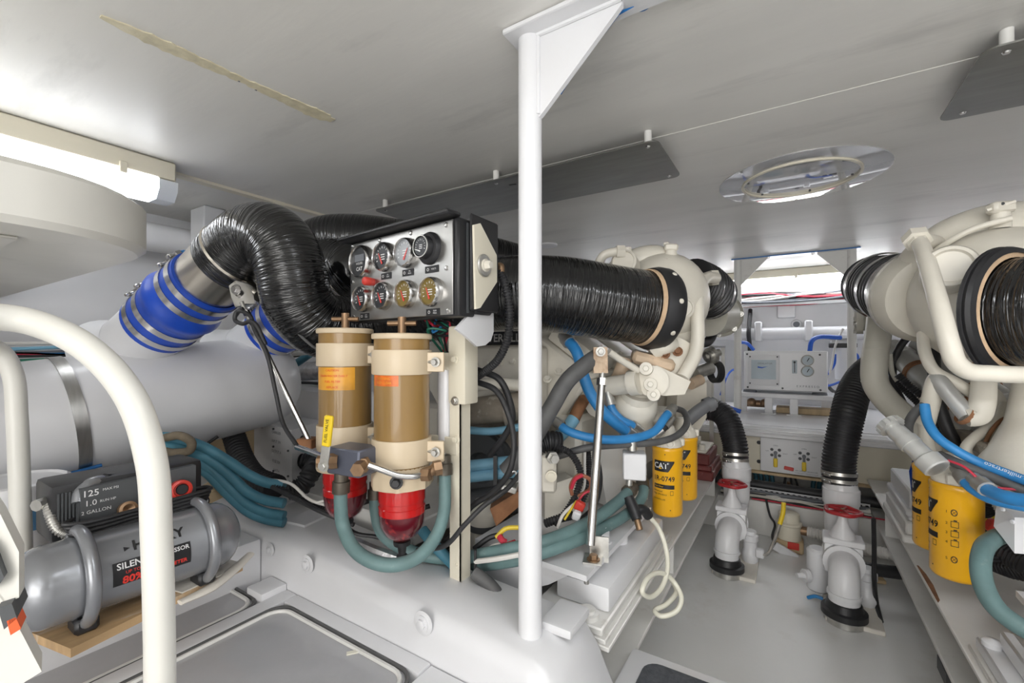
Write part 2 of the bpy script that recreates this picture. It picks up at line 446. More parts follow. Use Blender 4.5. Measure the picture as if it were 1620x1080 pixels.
# round clear cover with inner rim
t = thing('round_ceiling_cover', 'clear glossy round cover set in the ceiling above the aisle', 'cover', (0.02, 2.19, CEIL - .012))
cc = V((0.02, 2.19, CEIL - .0015))
obj('disc', MB().lathe(cc, (0, 0, -1), [(0, .30), (.003, .30), (.0035, .298), (.0035, 0)], 64), mt['mirror'], t)
obj('inner_rim', MB().ring(cc - V((0, 0, .0034)), (0, 0, -1), .202, .212, .007, 64), mt['cream_clean'], t)
for k in range(6):
    a = k * PI / 3 + .3
    obj('screw', MB().lathe(cc + V((.19 * math.cos(a), .19 * math.sin(a), -.0034)), (0, 0, -1), [(0, .005), (.003, .004), (.003, 0)], 10), mt['darkgrey'], t)
t = thing('ceiling_disc', 'small white round cap on the ceiling beside the white pillar', 'cap', (-1.4, 2.66, CEIL - .02))
obj('cap', MB().lathe((-1.4, 2.66, CEIL - .0015), (0, 0, -1), [(0, .062), (.01, .06), (.016, .045), (.017, 0)], 28), mt['white'], t)

# shield plates on stand-offs
def shield(x0, x1, y0, y1, label, offs, slot=None):
    z = CEIL - .05
    t = thing('shield_plate', label, 'plate', ((x0 + x1) / 2, (y0 + y1) / 2, z), 'ceiling shield plates')
    r = .03; P = []
    for cx, cy, a0 in ((x1 - r, y0 + r, -90), (x1 - r, y1 - r, 0), (x0 + r, y1 - r, 90), (x0 + r, y0 + r, 180)):
        for k in range(6):
            a = math.radians(a0 + 18 * k); P.append(V((cx + r * math.cos(a), cy + r * math.sin(a), z)))
    obj('plate', MB().prism(P, (0, 0, .004)), mt['plate'], t)
    for (x, y) in offs:
        so = obj('stand_off', MB().cyl((x, y, z + .004), (x, y, CEIL - .001), .012, n=16), mt['dirtywhite'], t)
        obj('screw', MB().lathe((x, y, z), (0, 0, -1), [(0, .008), (.003, .006), (.0035, 0)], 12), mt['steel'], so)
    if slot:
        obj('slot', MB().box((*slot, z - .0006), (.03, .008, .001), rot=(0, 0, .2)), mt['ink'], t)
shield(-1.69, -.362, 1.425, 1.775, 'long dull metal shield plate crossing behind the white pillar', [(-.40, 1.455), (-.40, 1.745), (-1.0, 1.455), (-1.0, 1.745), (-1.64, 1.455), (-1.64, 1.745)], (-.95, 1.5))
shield(.355, 1.69, 1.385, 1.755, 'dull metal shield plate hung above the engine with bare duct collar', [(.40, 1.42), (.40, 1.72), (1.0, 1.42), (1.0, 1.72), (1.64, 1.42), (1.64, 1.72)])

# ------------------------------------------------------------------ support portals
pp = V((-.502, .866, 0))
t = thing('support_portal', 'thick white pillar with triangular gusset under the ceiling, near gauge box', 'pillar', (pp.x, pp.y, .36))
obj('pillar', MB().cyl((pp.x, pp.y, .36), (pp.x, pp.y, CEIL - .014), .0265, n=32), mt['white'], t)
obj('header_plate', MB().bb(-.545, .62, .815, .915, CEIL - .014, CEIL - .001, bev=.003), mt['white'], t)
gz = CEIL - .014
g0, g1 = PY(857, 182, .866), PY(985, -8, .866)
obj('gusset', MB().prism([V((pp.x + .02, .86, gz)), V((g1.x, .86, gz)), V((g1.x, .86, gz - .01)), V((g0.x + .004, .86, g0.z)), V((pp.x + .02, .86, g0.z - .01))], (0, .012, 0)), mt['white'], t)
w_ = MB().tube([(pp.x + .025, .858, g0.z), (pp.x + .025, .858, gz)], .005, n=8).tube([(pp.x + .02, .857, gz), (g1.x, .857, gz)], .006, n=8)
obj('weld_bead', w_, mt['white'], t)
obj('weld_collar', MB().lathe((pp.x, pp.y, .36), (0, 0, 1), [(0, .045), (.012, .042), (.03, .0275)], 28), mt['white'], t)
# blue tape hanging off the gusset edge
tp = [PY(1002, 10, .88), PY(968, 22, .885), PY(935, 68, .882), PY(905, 113, .88), PY(882, 148, .88)]
tw = [.002, .017, .014, .008, .010]
tm = MB(); vs = []
for i, p in enumerate(tp):
    dv = V((.6, .15, -.25)).normalized() * tw[i]
    vs += [p - dv * .2, p + dv * .9]
tm.add(vs + [v + V((0, .0008, 0)) for v in vs], [(2 * i, 2 * i + 1, 2 * i + 3, 2 * i + 2) for i in range(4)] + [(10 + 2 * i, 12 + 2 * i, 13 + 2 * i, 11 + 2 * i) for i in range(4)] + [(2 * i, 2 * i + 2, 12 + 2 * i, 10 + 2 * i) for i in range(4)])
one('blue_tape_strip', 'strip of blue tape hanging along the pillar gusset edge', 'tape', tm, mt['tape'])
t = thing('grommet', 'blue and white round grommet on the ceiling beside the gusset', 'grommet', PZ(1016, 2, CEIL - .02))
gc = PZ(1016, 0, CEIL - .001)
obj('ring', MB().ring(gc, (0, 0, -1), .008, .016, .012, 20), mt['tape'], t)
obj('hub', MB().lathe(gc, (0, 0, -1), [(0, .009), (.013, .008), (.0135, 0)], 16), mt['white'], t)

SHELF = .545
t = thing('support_portal', 'pair of slim white posts with gusseted header before the aft bulkhead', 'portal', (0, 3.9, SHELF))
for x, s in ((-.37, 1), (.347, -1)):
    obj('post', MB().cyl((x, 3.9, SHELF), (x, 3.9, CEIL - .012), .027, n=24), mt['dirtywhite'], t)
    obj('gusset', MB().prism([V((x + s * .02, 3.895, CEIL - .012)), V((x + s * .2, 3.895, CEIL - .012)), V((x + s * .2, 3.895, CEIL - .022)), V((x + s * .024, 3.895, CEIL - .21)), V((x + s * .02, 3.895, CEIL - .21))], (0, .01, 0)), mt['dirtywhite'], t)
hd = obj('header_plate', MB().bb(-.41, .39, 3.86, 3.94, CEIL - .012, CEIL - .002), mt['white'], t)
obj('tape_edge', MB().bb(-.412, .392, 3.857, 3.8598, CEIL - .012, CEIL - .004), mt['tape'], hd)
for x in (-.16, .12): obj('screw', MB().lathe((x, 3.88, CEIL - .012), (0, 0, -1), [(0, .01), (.01, .009), (.012, 0)], 12), mt['steel'], t)

# ------------------------------------------------------------------ lamps
def tube_lamp(label, x0, x1, y0, y1, along, zt=CEIL, group='fluorescent lamps', glow='lamp'):
    t = thing('fluorescent_lamp', label, 'lamp', ((x0 + x1) / 2, (y0 + y1) / 2, zt - .16), group)
    xc, yc = (x0 + x1) / 2, (y0 + y1) / 2
    if along == 'y':
        def bx(a, b, l0, l1, z0, z1, **k): return MB().bb(xc + a, xc + b, l0, l1, z0, z1, **k)
        l0, l1 = y0, y1; hw = (x1 - x0) / 2
        prof = lambda s, l: V((xc + s, l, 0))
    else:
        def bx(a, b, l0, l1, z0, z1, **k): return MB().bb(l0, l1, yc + a, yc + b, z0, z1, **k)
        l0, l1 = x0, x1; hw = (y1 - y0) / 2
        prof = lambda s, l: V((l, yc + s, 0))
    hs = obj('housing', bx(-hw, hw, l0, l1, zt - .075, zt - .001, bev=.006), mt['cream_clean'], t)
    for e in (l0, l1):
        sgn = 1 if e == l0 else -1
        q = obj('mounting_foot', bx(-hw * .9, hw * .9, e + sgn * .02, e + sgn * .14, zt - .012, zt - .0005, bev=.003), mt['cream_clean'], t)
    dz = zt - .0755
    dp = .05 if along == 'x' else .07
    sec = [(-hw * 1.04, 0), (-hw * 1.0, -dp / 2), (-hw * .55, -dp), (hw * .55, -dp), (hw * 1.0, -dp / 2), (hw * 1.04, 0)]
    def lens(a, b):
        m = MB(); P0 = [prof(s, a) + V((0, 0, dz + z)) for s, z in sec]; P1 = [prof(s, b) + V((0, 0, dz + z)) for s, z in sec]
        return m.prism(P0, prof(0, b) - prof(0, a))
    L = l1 - l0
    obj('diffuser', lens(l0 + .055, l1 - .055), mt[glow], t)
    for (a, b) in ((l0 - .004, l0 + .0548), (l1 - .0548, l1 + .004)): obj('diffuser_end', lens(a, b), mt['difend'], t)
    for f in (.12, .5, .88):
        for s in (-1, 1):
            cpos = prof(s * hw * 1.06, l0 + L * f) + V((0, 0, zt - .07))
            c = obj('clip', MB().box(cpos, (.012 if along == 'y' else .022, .022 if along == 'y' else .012, .04), bev=.003), mt['cream_clean'], t)
    return t
tube_lamp('lit fluorescent lamp on the ceiling above the moulded shelf', -2.12, -1.99, -.6, .74, 'y')
tube_lamp('added unseen fluorescent lamp mirrored over the engine with yellow fuel canisters', 1.99, 2.12, -.6, .74, 'y')  # unseen fixture added by symmetry to light the other side
for x, lb in ((-1.35, 'lit fluorescent lamp aft of the turbo with riveted collar'), (0.02, 'lit fluorescent lamp on the aft bulkhead above the water maker'), (1.39, 'lit fluorescent lamp aft of the turbo with tan woven collar')):
    tube_lamp(lb, x - .68, x + .68, YB - .18, YB - .05, 'x', zt=1.758, group='aft bulkhead lamps', glow='lamp_aft')
tube_lamp('added unseen fluorescent lamp behind the camera', -.4, .95, -1.3, -1.17, 'x')  # unseen fixture added behind the camera for more light
tube_lamp('added unseen fluorescent lamp on the ceiling above the step tray', -.25, 1.1, .22, .35, 'x', glow='aisle_fill')  # unseen lamp added to brighten the aisle floor and beam from above

# ------------------------------------------------------------------ engine girders
def girder(label, xi, s, y0, y1, gus, group='engine girders'):
    t = thing('engine_girder', label, 'girder', (xi + s * .1, (y0 + y1) / 2, 0), group)
    obj('top_flange', MB().bb(xi, xi + s * .30, y0, y1, .313, .325, bev=.002), mt['dirtywhite'], t)
    obj('web', MB().bb(xi + s * .10, xi + s * .112, y0, y1, .195, .313), mt['dirtywhite'], t)
    obj('bottom_flange', MB().bb(xi, xi + s * .30, y0 - .1, y1, .181, .195, bev=.002), mt['dirtywhite'], t)
    obj('foot_web', MB().bb(xi + s * .13, xi + s * .15, y0 - .1, y1, 0, .181), mt['dirtywhite'], t)
    for y in gus:
        obj('stiffener', MB().bb(xi + s * .008, xi + s * .10, y, y + .012, .195, .313), mt['dirtywhite'], t)
    return t
girder('white steel engine girder beneath the leaning support rod', -.377, -1, 1.03, 3.15, (1.75, 2.80))
girder('white steel engine girder below the large pictogram filter', .347, 1, .45, 3.15, (1.2, 2.62))

# ------------------------------------------------------------------ bolted transverse beam
def ztop(x): return lerp(.405, .475, (x + .42) / (-1.93 + .42))
bm_ = MB(); secs = []
for x in (-2.3, -1.93, -1.4, -.9, -.47, -.43, -.40):
    z = ztop(max(x, -2.0)); k = .0 if x < -.45 else (.012 if x < -.42 else .05)
    secs.append([V((x, .775, 0)), V((x, .78, z - .045 - k)), V((x, .787, z - .02 - k)), V((x, .81, z - k)), V((x, 1.0, z - k)), V((x, 1.02, z - .02 - k)), V((x, 1.02, 0))])
secs.append([V((-.33, p.y, p.z * .55)) for p in secs[-1]])
nn = 7
vs = [p for s_ in secs for p in s_]; fs = []
for i in range(len(secs) - 1):
    for k in range(nn): fs.append((i * nn + k, i * nn + (k + 1) % nn, (i + 1) * nn + (k + 1) % nn, (i + 1) * nn + k))
fs.append(tuple(range(nn))); fs.append(tuple((len(secs) - 1) * nn + k for k in range(nn))[::-1])
bm_.add(vs, fs)
bmo = struct('trim_4', bm_, mt['white'], sharp=60)
bmo.name = 'trim_4'
for px, py, r in ((403, 863, .012), (428, 869, .012), (487, 892, .016), (670, 985, .017)):
    p = PY(px, py, .779)
    b = MB().lathe(p, (0, -1, 0), [(0, r * 1.7), (.002, r * 1.7), (.003, r * 1.5), (.003, 0)], 20).bolt(p + V((0, -.003, 0)), (0, -1, 0), r * .75, .009)
    obj('bolt', b, mt['white'], bmo)
obj('cap_block', MB().box((-.455, .95, ztop(-.45) + .008), (.08, .11, .022), bev=.007, seg=2), mt['white'], bmo)
for px, py in ((470, 790), (500, 815)):
    p = PZ(px, py, ztop(-1.5)); obj('tab', MB().box((p.x, .93, ztop(p.x) + .004), (.09, .12, .008), rot=(0, .04, .2)), mt['white'], bmo)

# ------------------------------------------------------------------ hatch sole, panels and ledge left of the camera
HZT = .30
sole = struct('floor', MB().bb(-.72, -.40, -.6, .778, .12, HZT + .008, bev=.004), mt['white'])
fr = struct('trim_5', MB().bb(-1.315, -1.262, -.6, .778, .13, HZT + .012, bev=.006, seg=2), mt['white'])
obj('frame_rail', MB().bb(-1.262, -.72, .735, .778, .13, HZT + .012, bev=.006, seg=2), mt['white'], fr)
obj('frame_rail', MB().bb(-1.40, -1.315, .70, .778, .13, HZT + .03, bev=.006, seg=2), mt['white'], fr)
def seal(x0, x1, y0, y1):
    r = .05; P = []
    for cx, cy, a0 in ((x1 - r, y1 - r, 0), (x0 + r, y1 - r, 90)):
        for k in range(7):
            a = math.radians(a0 + 15 * k); P.append(V((cx + r * math.cos(a), cy + r * math.sin(a), HZT + .006)))
    return [V((x1, y0, HZT + .006))] + P + [V((x0, y0, HZT + .006))]
for x0, x1, lab in ((-1.26, -.722, 'smoky hatch panel along the bolted white beam'), (-1.85, -1.317, 'smoky hatch panel under the compressor plank')):
    t = thing('hatch_panel', lab, 'hatch', ((x0 + x1) / 2, .1, HZT - .01), 'hatch panels')
    y1 = .733 if x0 > -1.3 else .70
    P = seal(x0, x1, -.6, y1)
    obj('pane', MB().prism([p - V((0, 0, .012)) for p in P], (0, 0, .008)), mt['pane'] if 'pane' in mt else mt['hatch'], t)
    obj('rubber_seal', MB().tube(P, .005, n=8, smooth=False), mt['grub'], t)
    obj('inner_lip', MB().tube([p + V((.012 if p.x < (x0 + x1) / 2 else -.012, -.012, -.002)) for p in P], .006, n=6, smooth=False), mt['dirtywhite'], t)
one('plastic_strip', 'small pale plastic strip lying on the smoky hatch panel', 'strip', MB().box(PZ(567, 1030, HZT + .0035), (.055, .01, .004), rot=(0, 0, .9)), mt['tubing'])
struct('trim_6', MB().bb(-2.6, -1.46, -.6, .778, 0, .435, bev=.012, seg=2), mt['white'])
# dark pump under the panel
t = thing('bilge_motor', 'dark round motor seen dimly under the smoky hatch panel', 'motor', (-.93, .55, 0))
obj('body', MB().cyl((-.93, .45, .13), (-.93, .68, .13), .105, n=28, bev=.02), mt['darkgrey'], t)
obj('end_cap', MB().cyl((-.93, .42, .13), (-.93, .449, .13), .07, n=24, bev=.01), mt['black'], t)
obj('base', MB().bb(-1.0, -.86, .48, .66, 0, .04), mt['darkgrey'], t)

# step tray across the aisle
t = thing('step_tray', 'white step tray with dark grey anti-slip mat in the aisle', 'step', (-.02, .9, .197))
obj('tray', MB().bb(-.372, .342, .62, 1.205, .197, .232, bev=.008, seg=2), mt['white'], t)
P = []
for cx, cy, a0 in ((.30 - .04, 1.17 - .04, 0), (-.325 + .04, 1.17 - .04, 90), (-.325 + .04, .66, 180), (.30 - .04, .66, 270)):
    for k in range(6):
        a = math.radians(a0 + 18 * k); P.append(V((cx + .04 * math.cos(a), cy + .04 * math.sin(a), .2325)))
obj('mat', MB().prism(P, (0, 0, .003)), mt['tread'], t)

# ------------------------------------------------------------------ moulded shelf (top left)
P = []
x0, x1, y0, y1, r = -2.84, -1.075, -1.6, .41, .22
for k in range(9):
    a = math.radians(90 * k / 8); P.append(V((x1 - r + r * math.cos(a), y1 - r + r * math.sin(a), 0)))
P = [V((x1, y0, 0))] + P + [V((x0, y1, 0)), V((x0, y0, 0))]
t = thing('moulded_shelf', 'cream moulded shelf with rounded corner under the fluorescent lamp', 'shelf', (-1.9, 0, 1.257))
def ofs(P, d): 
    out = []
    for p in P:
        q = p.copy(); q.x += d if q.x < -2 else -d; q.y += d if q.y < -.5 else -d; out.append(q)
    return out
def layer(Pa, za, Pb, zb):
    m = MB(); n = len(Pa)
    m.add([V((p.x, p.y, za)) for p in Pa] + [V((p.x, p.y, zb)) for p in Pb], [(i, (i + 1) % n, n + (i + 1) % n, n + i) for i in range(n)])
    return m
sh = MB()
Pi = ofs(P, .012)
for Pa, za, Pb, zb in ((Pi, 1.257, P, 1.269), (P, 1.269, P, 1.353), (P, 1.353, Pi, 1.365)):
    l = layer(Pa, za, Pb, zb); sh.add(l.v, l.f)
sh.add([V((p.x, p.y, 1.365)) for p in Pi], [tuple(range(len(Pi)))])
sh.add([V((p.x, p.y, 1.257)) for p in Pi], [tuple(range(len(Pi)))[::-1]])
obj('body', sh, mt['offwhite'], t, sharp=50)
obj('underside_panel', MB().bb(-2.7, -1.55, -.85, .16, 1.248, 1.2568, bev=.003), mt['offwhite'], t)
obj('underside_batten', MB().bb(-1.52, -1.2, -.85, .2, 1.250, 1.2568, bev=.003), mt['offwhite'], t)
obj('underside_seam', MB().bb(-2.7, -1.5, .20, .207, 1.2555, 1.2568), mt['darkgrey'], t)
# duct pipe and post behind it
one('horizontal_duct', 'white round duct pipe high on the hull side', 'pipe', MB().cyl((-2.66, -.3, 1.60), (-2.66, 1.4, 1.60), .07, n=28), mt['white'])
one('hanging_post', 'white square post hanging from ceiling beside round duct pipe', 'post', MB().bb(-2.585, -2.44, 1.02, 1.12, 1.58, CEIL - .001, bev=.006), mt['white'])

# ------------------------------------------------------------------ ladder
def rail(name, P, r, label):
    t = thing(name, label, 'handrail', P[-1], 'ladder handrails')
    obj('tube', MB().tube(P, r, n=24, sub=10), mt['cream_clean'] if 0 else mt['offwhite'], t)
    return t
R1 = [PD(-190, 540, .50), PD(-60, 503, .585), PD(30, 505, .63), PD(130, 545, .64), PD(205, 625, .64), PD(240, 730, .64), PD(248, 850, .64), PD(252, 980, .64)]
e = PD(253, 1040, .64); e2 = V((e.x, e.y, .308)); R1 += [V((e.x, e.y, e.z)), e2]
rail('handrail', R1, .019, 'thick cream handrail arching in front of the air compressor')
R2 = [PD(-120, 540, .85), PD(-40, 542, .98), PD(0, 556, 1.03), PD(20, 590, 1.05), PD(27, 660, 1.05), PD(31, 760, 1.05)]
e = PD(34, 860, 1.05); R2 += [e, V((e.x, e.y, .436))]
rail('handrail', R2, .019, 'slimmer white handrail standing behind the silver compressor tank')
# ladder side piece with dark treads
t = thing('ladder_stringer', 'white ladder side piece with dark tread ends and orange tab', 'ladder', PD(20, 1080, .55))
d0 = .56
def sl(*q): return [PD(x, y, d0) for x, y in q]
obj('side_plate', MB().prism(sl((-60, 720), (0, 812), (30, 873), (30, 945), (8, 955), (-60, 860)), V((-.03, .01, 0))), mt['offwhite'], t)
obj('lower_plate', MB().prism(sl((-60, 860), (5, 945), (66, 1062), (40, 1078), (-30, 1130), (-60, 1130)), V((-.05, .01, 0))), mt['offwhite'], t)
for q in (((-20, 840), (2, 862), (18, 905), (8, 920), (-20, 930)), ((8, 952), (30, 945), (38, 968), (18, 985))):
    obj('tread_end', MB().prism([p + V((.012, -.008, 0)) for p in sl(*q)], V((-.06, .02, 0))), mt['darkgrey'], t)
obj('orange_tab', MB().prism([p + V((.012, -.008, 0)) for p in sl((22, 972), (36, 966), (44, 984), (28, 994))], V((-.03, .01, 0))), mt['orange'], t)
# ------------------------------------------------------------------ muffler and exhaust
def mz(y): return .83 + .136 * (y - .49)
m0, m1 = V((-2.06, -.75, mz(-.75))), V((-2.0, 1.03, mz(1.03)))
mR = .20
max_ = (m1 - m0).normalized(); mL = (m1 - m0).length
t = thing('exhaust_muffler', 'large white drum muffler lying along the hull side', 'muffler', (-2.03, .2, .55))
dr = obj('drum', MB().lathe(m0, max_, [(0, 0), (0, mR), (mL, mR), (mL + .05, mR * .975), (mL + .10, mR * .88), (mL + .14, mR * .68), (mL + .165, mR * .36), (mL + .172, 0)], 48), mt['white'], t, sharp=60)
H0, H1, E1 = PD(250, 514, 1.58), PD(330, 445, 1.50), PD(374, 401, 1.44)
hx = (H1 - H0).normalized()
OFF2 = V((0.0, .40, -.02))
for off in (V((0, 0, 0)), OFF2):
    s0 = H0 - hx * .26 + off
    obj('inlet_stub', MB().cyl(s0, H0 + hx * .05 + off, .110, n=36), mt['white'], t)
    obj('stub_fillet', MB().lathe(H0 - hx * .23 + off, hx, [(0, .16), (.03, .14), (.06, .122), (.10, .111)], 36), mt['white'], t, sharp=80)
# strap and cradle
sc_ = m0 + max_ * ((.44 + .75) / max_.y)
t = thing('muffler_strap', 'steel band strap round the white muffler', 'strap', sc_ - V((0, 0, .2)))
obj('band', MB().ring(sc_ - max_ * .016, max_, mR + .001, mR + .004, .032, 48), mt['brushed'], t)
bp_ = sc_ + V((.10, 0, -.178))
obj('strap_bolt', MB().cyl(bp_, bp_ + V((.03, -.01, -.03)), .006, n=10).bolt(bp_ + V((.02, -.006, -.02)), (.7, -.2, -.7), .008), mt['steel'], t)
t = thing('muffler_cradle', 'white curved cradle pad with blue edge under muffler on a post', 'cradle', V((-2.0, .40, .44)))
cr_ = MB(); nA = 10; vs = []; fs = []
for j, yy in enumerate((-.07, .07)):
    for k in range(nA + 1):
        a = math.radians(lerp(-112, -46, k / nA)); c = sc_ + max_ * (yy - .02)
        for rr in (mR + .006, mR + .018):
            vs.append(c + V((math.cos(a) * rr, 0, math.sin(a) * rr)))
W = 2 * (nA + 1)
for k in range(nA):
    a = 2 * k
    fs += [(a, a + 2, W + a + 2, W + a), (a + 1, W + a + 1, W + a + 3, a + 3), (a, a + 1, a + 3, a + 2), (W + a, W + a + 2, W + a + 3, W + a + 1)]
e = 2 * nA; fs += [(e, W + e, W + e + 1, e + 1), (0, 1, W + 1, W)]
cr_.add(vs, fs); obj('pad', cr_, mt['white'], t)
ed = [sc_ + max_ * (yy - .02) + V((math.cos(math.radians(-46)) * (mR + .012), 0, math.sin(math.radians(-46)) * (mR + .012))) for yy in (-.072, .072)]
obj('blue_edge', MB().tube([ed[0], ed[1]], .006, n=8, smooth=False), mt['tape'], t)
pb = sc_ + V((.03, -.02, -.21)); obj('post', MB().cyl((pb.x, pb.y, .436), (pb.x, pb.y, pb.z - .012), .045, n=28), mt['white'], t)

def coupling(off, label, labe, group):
    H0o, H1o, E1o = H0 + off, H1 + off, E1 + off
    L = (H1o - H0o).length
    t = thing('silicone_coupling', label, 'hose', H0o - V((0, 0, .12)), group)
    pr = []
    for k in range(25):
        s = k / 24; r = .116
        r += .013 * math.exp(-((s - .53) / .09) ** 2)
        pr.append((s * L, r))
    pr = [(-.003, .110)] + pr + [(L + .003, .108)]
    sl_ = obj('sleeve', MB().lathe(H0o, hx, pr, 40), mt['blue'], t, sharp=60)
    up = basis(hx)
    for s in (.11, .30, .74, .92):
        c = H0o + hx * (L * s)
        cl = obj('hose_clamp', MB().ring(c - hx * .0115, hx, .1165, .1195, .023, 40), mt['steel'], t)
        sd = V((-.40, -.60, .75)); sd = (sd - hx * sd.dot(hx)).normalized(); tg = hx.cross(sd)
        q = c + sd * .125
        obj('clamp_bolt', MB().cyl(q - tg * .03, q + tg * .035, .005, n=10).box(q - tg * .012, (.022, .016, .016), R=Matrix((tg, sd, hx)).transposed()).bolt(q + tg * .018, tg, .008, washer=False), mt['steel'], cl)
        obj('clamp_nut', MB().cyl(q - tg * .042, q - tg * .028, .0075, n=10), mt['bhose'], cl)
    te = thing('exhaust_elbow', labe, 'elbow', H1o, 'steel exhaust elbows')
    obj('elbow_tube', MB().tube([H1o - hx * .02, H1o.lerp(E1o, .5), E1o], .106, n=36, sub=8), mt['heat'], te)
    obj('end_bead', MB().lathe(E1o - hx * .012, hx, [(0, .109), (.006, .113), (.012, .109)], 36), mt['heat'], te)
    return t, te
c1, e1 = coupling(V((0, 0, 0)), 'blue silicone exhaust coupling with bright steel bands, joined below the black hump', 'stained steel exhaust elbow with support lug under black hump', 'blue silicone couplings')
c2, e2 = coupling(OFF2, 'blue silicone exhaust coupling half hidden behind the black duct bend', 'steel exhaust elbow hidden behind the black duct hump', 'blue silicone couplings')
lg = PD(374, 458, 1.37)
obj('spray_pipe', MB().tube(pts((388, 448, 1.44), (412, 468, 1.40)), .021, n=16), mt['heat'], e1)
obj('lug', MB().prism(pts((362, 452, 1.385), (372, 444, 1.385), (386, 452, 1.385), (389, 480, 1.365), (372, 486, 1.365), (366, 470, 1.375)), V((.012, .02, 0))), mt['steel'], e1)
obj('lug_bolt', MB().bolt(lg, (.4, -.9, 0), .011), mt['steel'], e1)
# ducts wrapped in black tape
d1 = [E1 - hx * .06] + [E1 - hx * .02] + pts((400, 379, 1.42), (428, 376, 1.40), (451, 398, 1.39), (463, 438, 1.39), (474, 480, 1.41), (505, 512, 1.46), (560, 518, 1.55), (640, 500, 1.62), (720, 478, 1.60), (800, 464, 1.53), (880, 466, 1.52), (960, 478, 1.55), (1030, 488, 1.60))
dr_ = [.106, .110, .107, .106, .104, .104, .105, .108, .11, .115, .12, .126, .131, .132, .131]
t = thing('exhaust_duct', 'black tape-wrapped exhaust duct humping over from the steel elbow to the turbo', 'duct', d1[8] - V((0, 0, .12)), 'tape-wrapped ducts')
obj('wrapped_tube', MB().tube(d1, dr_, n=36, sub=10), mt['wrap'], t, sharp=80)
obj('seam_bead', MB().tube([PD(470, 526, 1.35), PD(500, 551, 1.37), PD(530, 560, 1.42)], .004, n=8), mt['grub'], t)
d2 = [E1 + OFF2 - hx * .005, E1 + OFF2 + hx * .05] + pts((478, 410, 1.88), (510, 386, 1.86), (560, 381, 1.86), (640, 390, 1.9), (740, 405, 1.98), (840, 430, 2.1))
t = thing('exhaust_duct', 'black tape-wrapped exhaust duct running behind the gauge box', 'duct', d2[3] - V((0, 0, .12)), 'tape-wrapped ducts')
obj('wrapped_tube', MB().tube(d2, [.11] * 8, n=32, sub=8), mt['wrap'], t, sharp=80)

# support rod from the elbow lug
def rod(label, P0, P1, r, top, bot):
    t = thing('support_rod', label, 'rod', P1, 'steel support rods')
    ax = (P1 - P0).normalized()
    obj('rod', MB().cyl(P0 + ax * .03, P1, r, n=18), mt['steel'], t)
    obj('lock_nut', MB().lathe(P0 + ax * .022, ax, [(0, 0), (0, r * 1.25), (.022, r * 1.25), (.022, 0)], 6), mt['steel'], t)
    obj('threaded_end', MB().cyl(P0 - ax * .01, P0 + ax * .03, r * .75, n=12), mt['zinc'], t)
    return t
r1 = rod('slim steel rod slanting down from the elbow lug past the white box', PD(384, 482, 1.365), PD(489, 697, 1.33), .0085, None, None)
obj('end_bracket', MB().box(PD(488, 700, 1.34), (.05, .05, .03), rot=(0, 0, .4), bev=.003), mt['rust'], r1)
one('black_cable', 'black cable tied along the slim slanting rod', 'cable', MB().tube(pts((372, 500, 1.36), (380, 492, 1.345), (396, 500, 1.34), (402, 520, 1.33), (422, 560, 1.32), (436, 620, 1.31), (448, 670, 1.29), (470, 705, 1.25)), .006, n=10), mt['rubber'])
one('cable_loop', 'small black cable loop hung at the elbow lug', 'cable', MB().tube(pts((385, 488, 1.35), (374, 494, 1.35), (372, 506, 1.35), (384, 512, 1.34), (396, 508, 1.33), (404, 512, 1.33), (420, 545, 1.33)), .0065, n=10), mt['rubber'])

# ------------------------------------------------------------------ gauge box
def plane_hit(px, py, o, n):
    r = ray(px, py); c = V((0, 0, CAMZ)); return c + r * ((V(o) - c).dot(n) / r.dot(n))
gL, gR = PD(556, 508, 1.35), PD(717, 508, 1.08)
gL.z = gR.z = 1.135
gux = (gR - gL); GW = gux.length; gux.normalize(); guy = V((0, 0, 1)); gn = gux.cross(guy)  # faces the camera side
GH = .233
def G(u, v, w_=0): return gL + gux * u + guy * v + gn * w_
RG = Matrix((gux, gn, guy)).transposed()
t = thing('gauge_box', 'black gauge box with steel face and eight dials above the fuel filters', 'gauge panel', G(GW / 2, 0, -.08))
obj('housing', MB().box(G(GW / 2, GH / 2, -.033), (GW + .03, .06, GH + .008), R=RG, bev=.004), mt['black'], t)
obj('rear_housing', MB().box(G(GW / 2 + .004, GH / 2 - .002, -.10), (GW + .02, .068, GH - .012), R=RG, bev=.006), mt['black'], t)
obj('side_strip', MB().box(G(GW + .0155, GH / 2, -.035), (.002, .008, GH - .01), R=RG), mt['darkgrey'], t)
obj('visor', MB().box(G(GW / 2 - .004, GH + .010, .012), (GW + .04, .05, .012), R=RG, bev=.004), mt['black'], t)
fp = obj('face_plate', MB().box(G(GW / 2, GH / 2, 0), (GW, .004, GH), R=RG, bev=.001), mt['brushed'], t)
for px, py in ((557, 389), (600.8, 380), (650, 368.5), (706, 355.5), (560.3, 501.5), (709, 492), (706.5, 424), (558, 446)):
    p = plane_hit(px, py, G(0, 0, .002), gn)
    obj('screw', MB().lathe(p, gn, [(0, .0065), (.002, .006), (.003, .003), (.0025, 0)], 12), mt['steel'], fp)
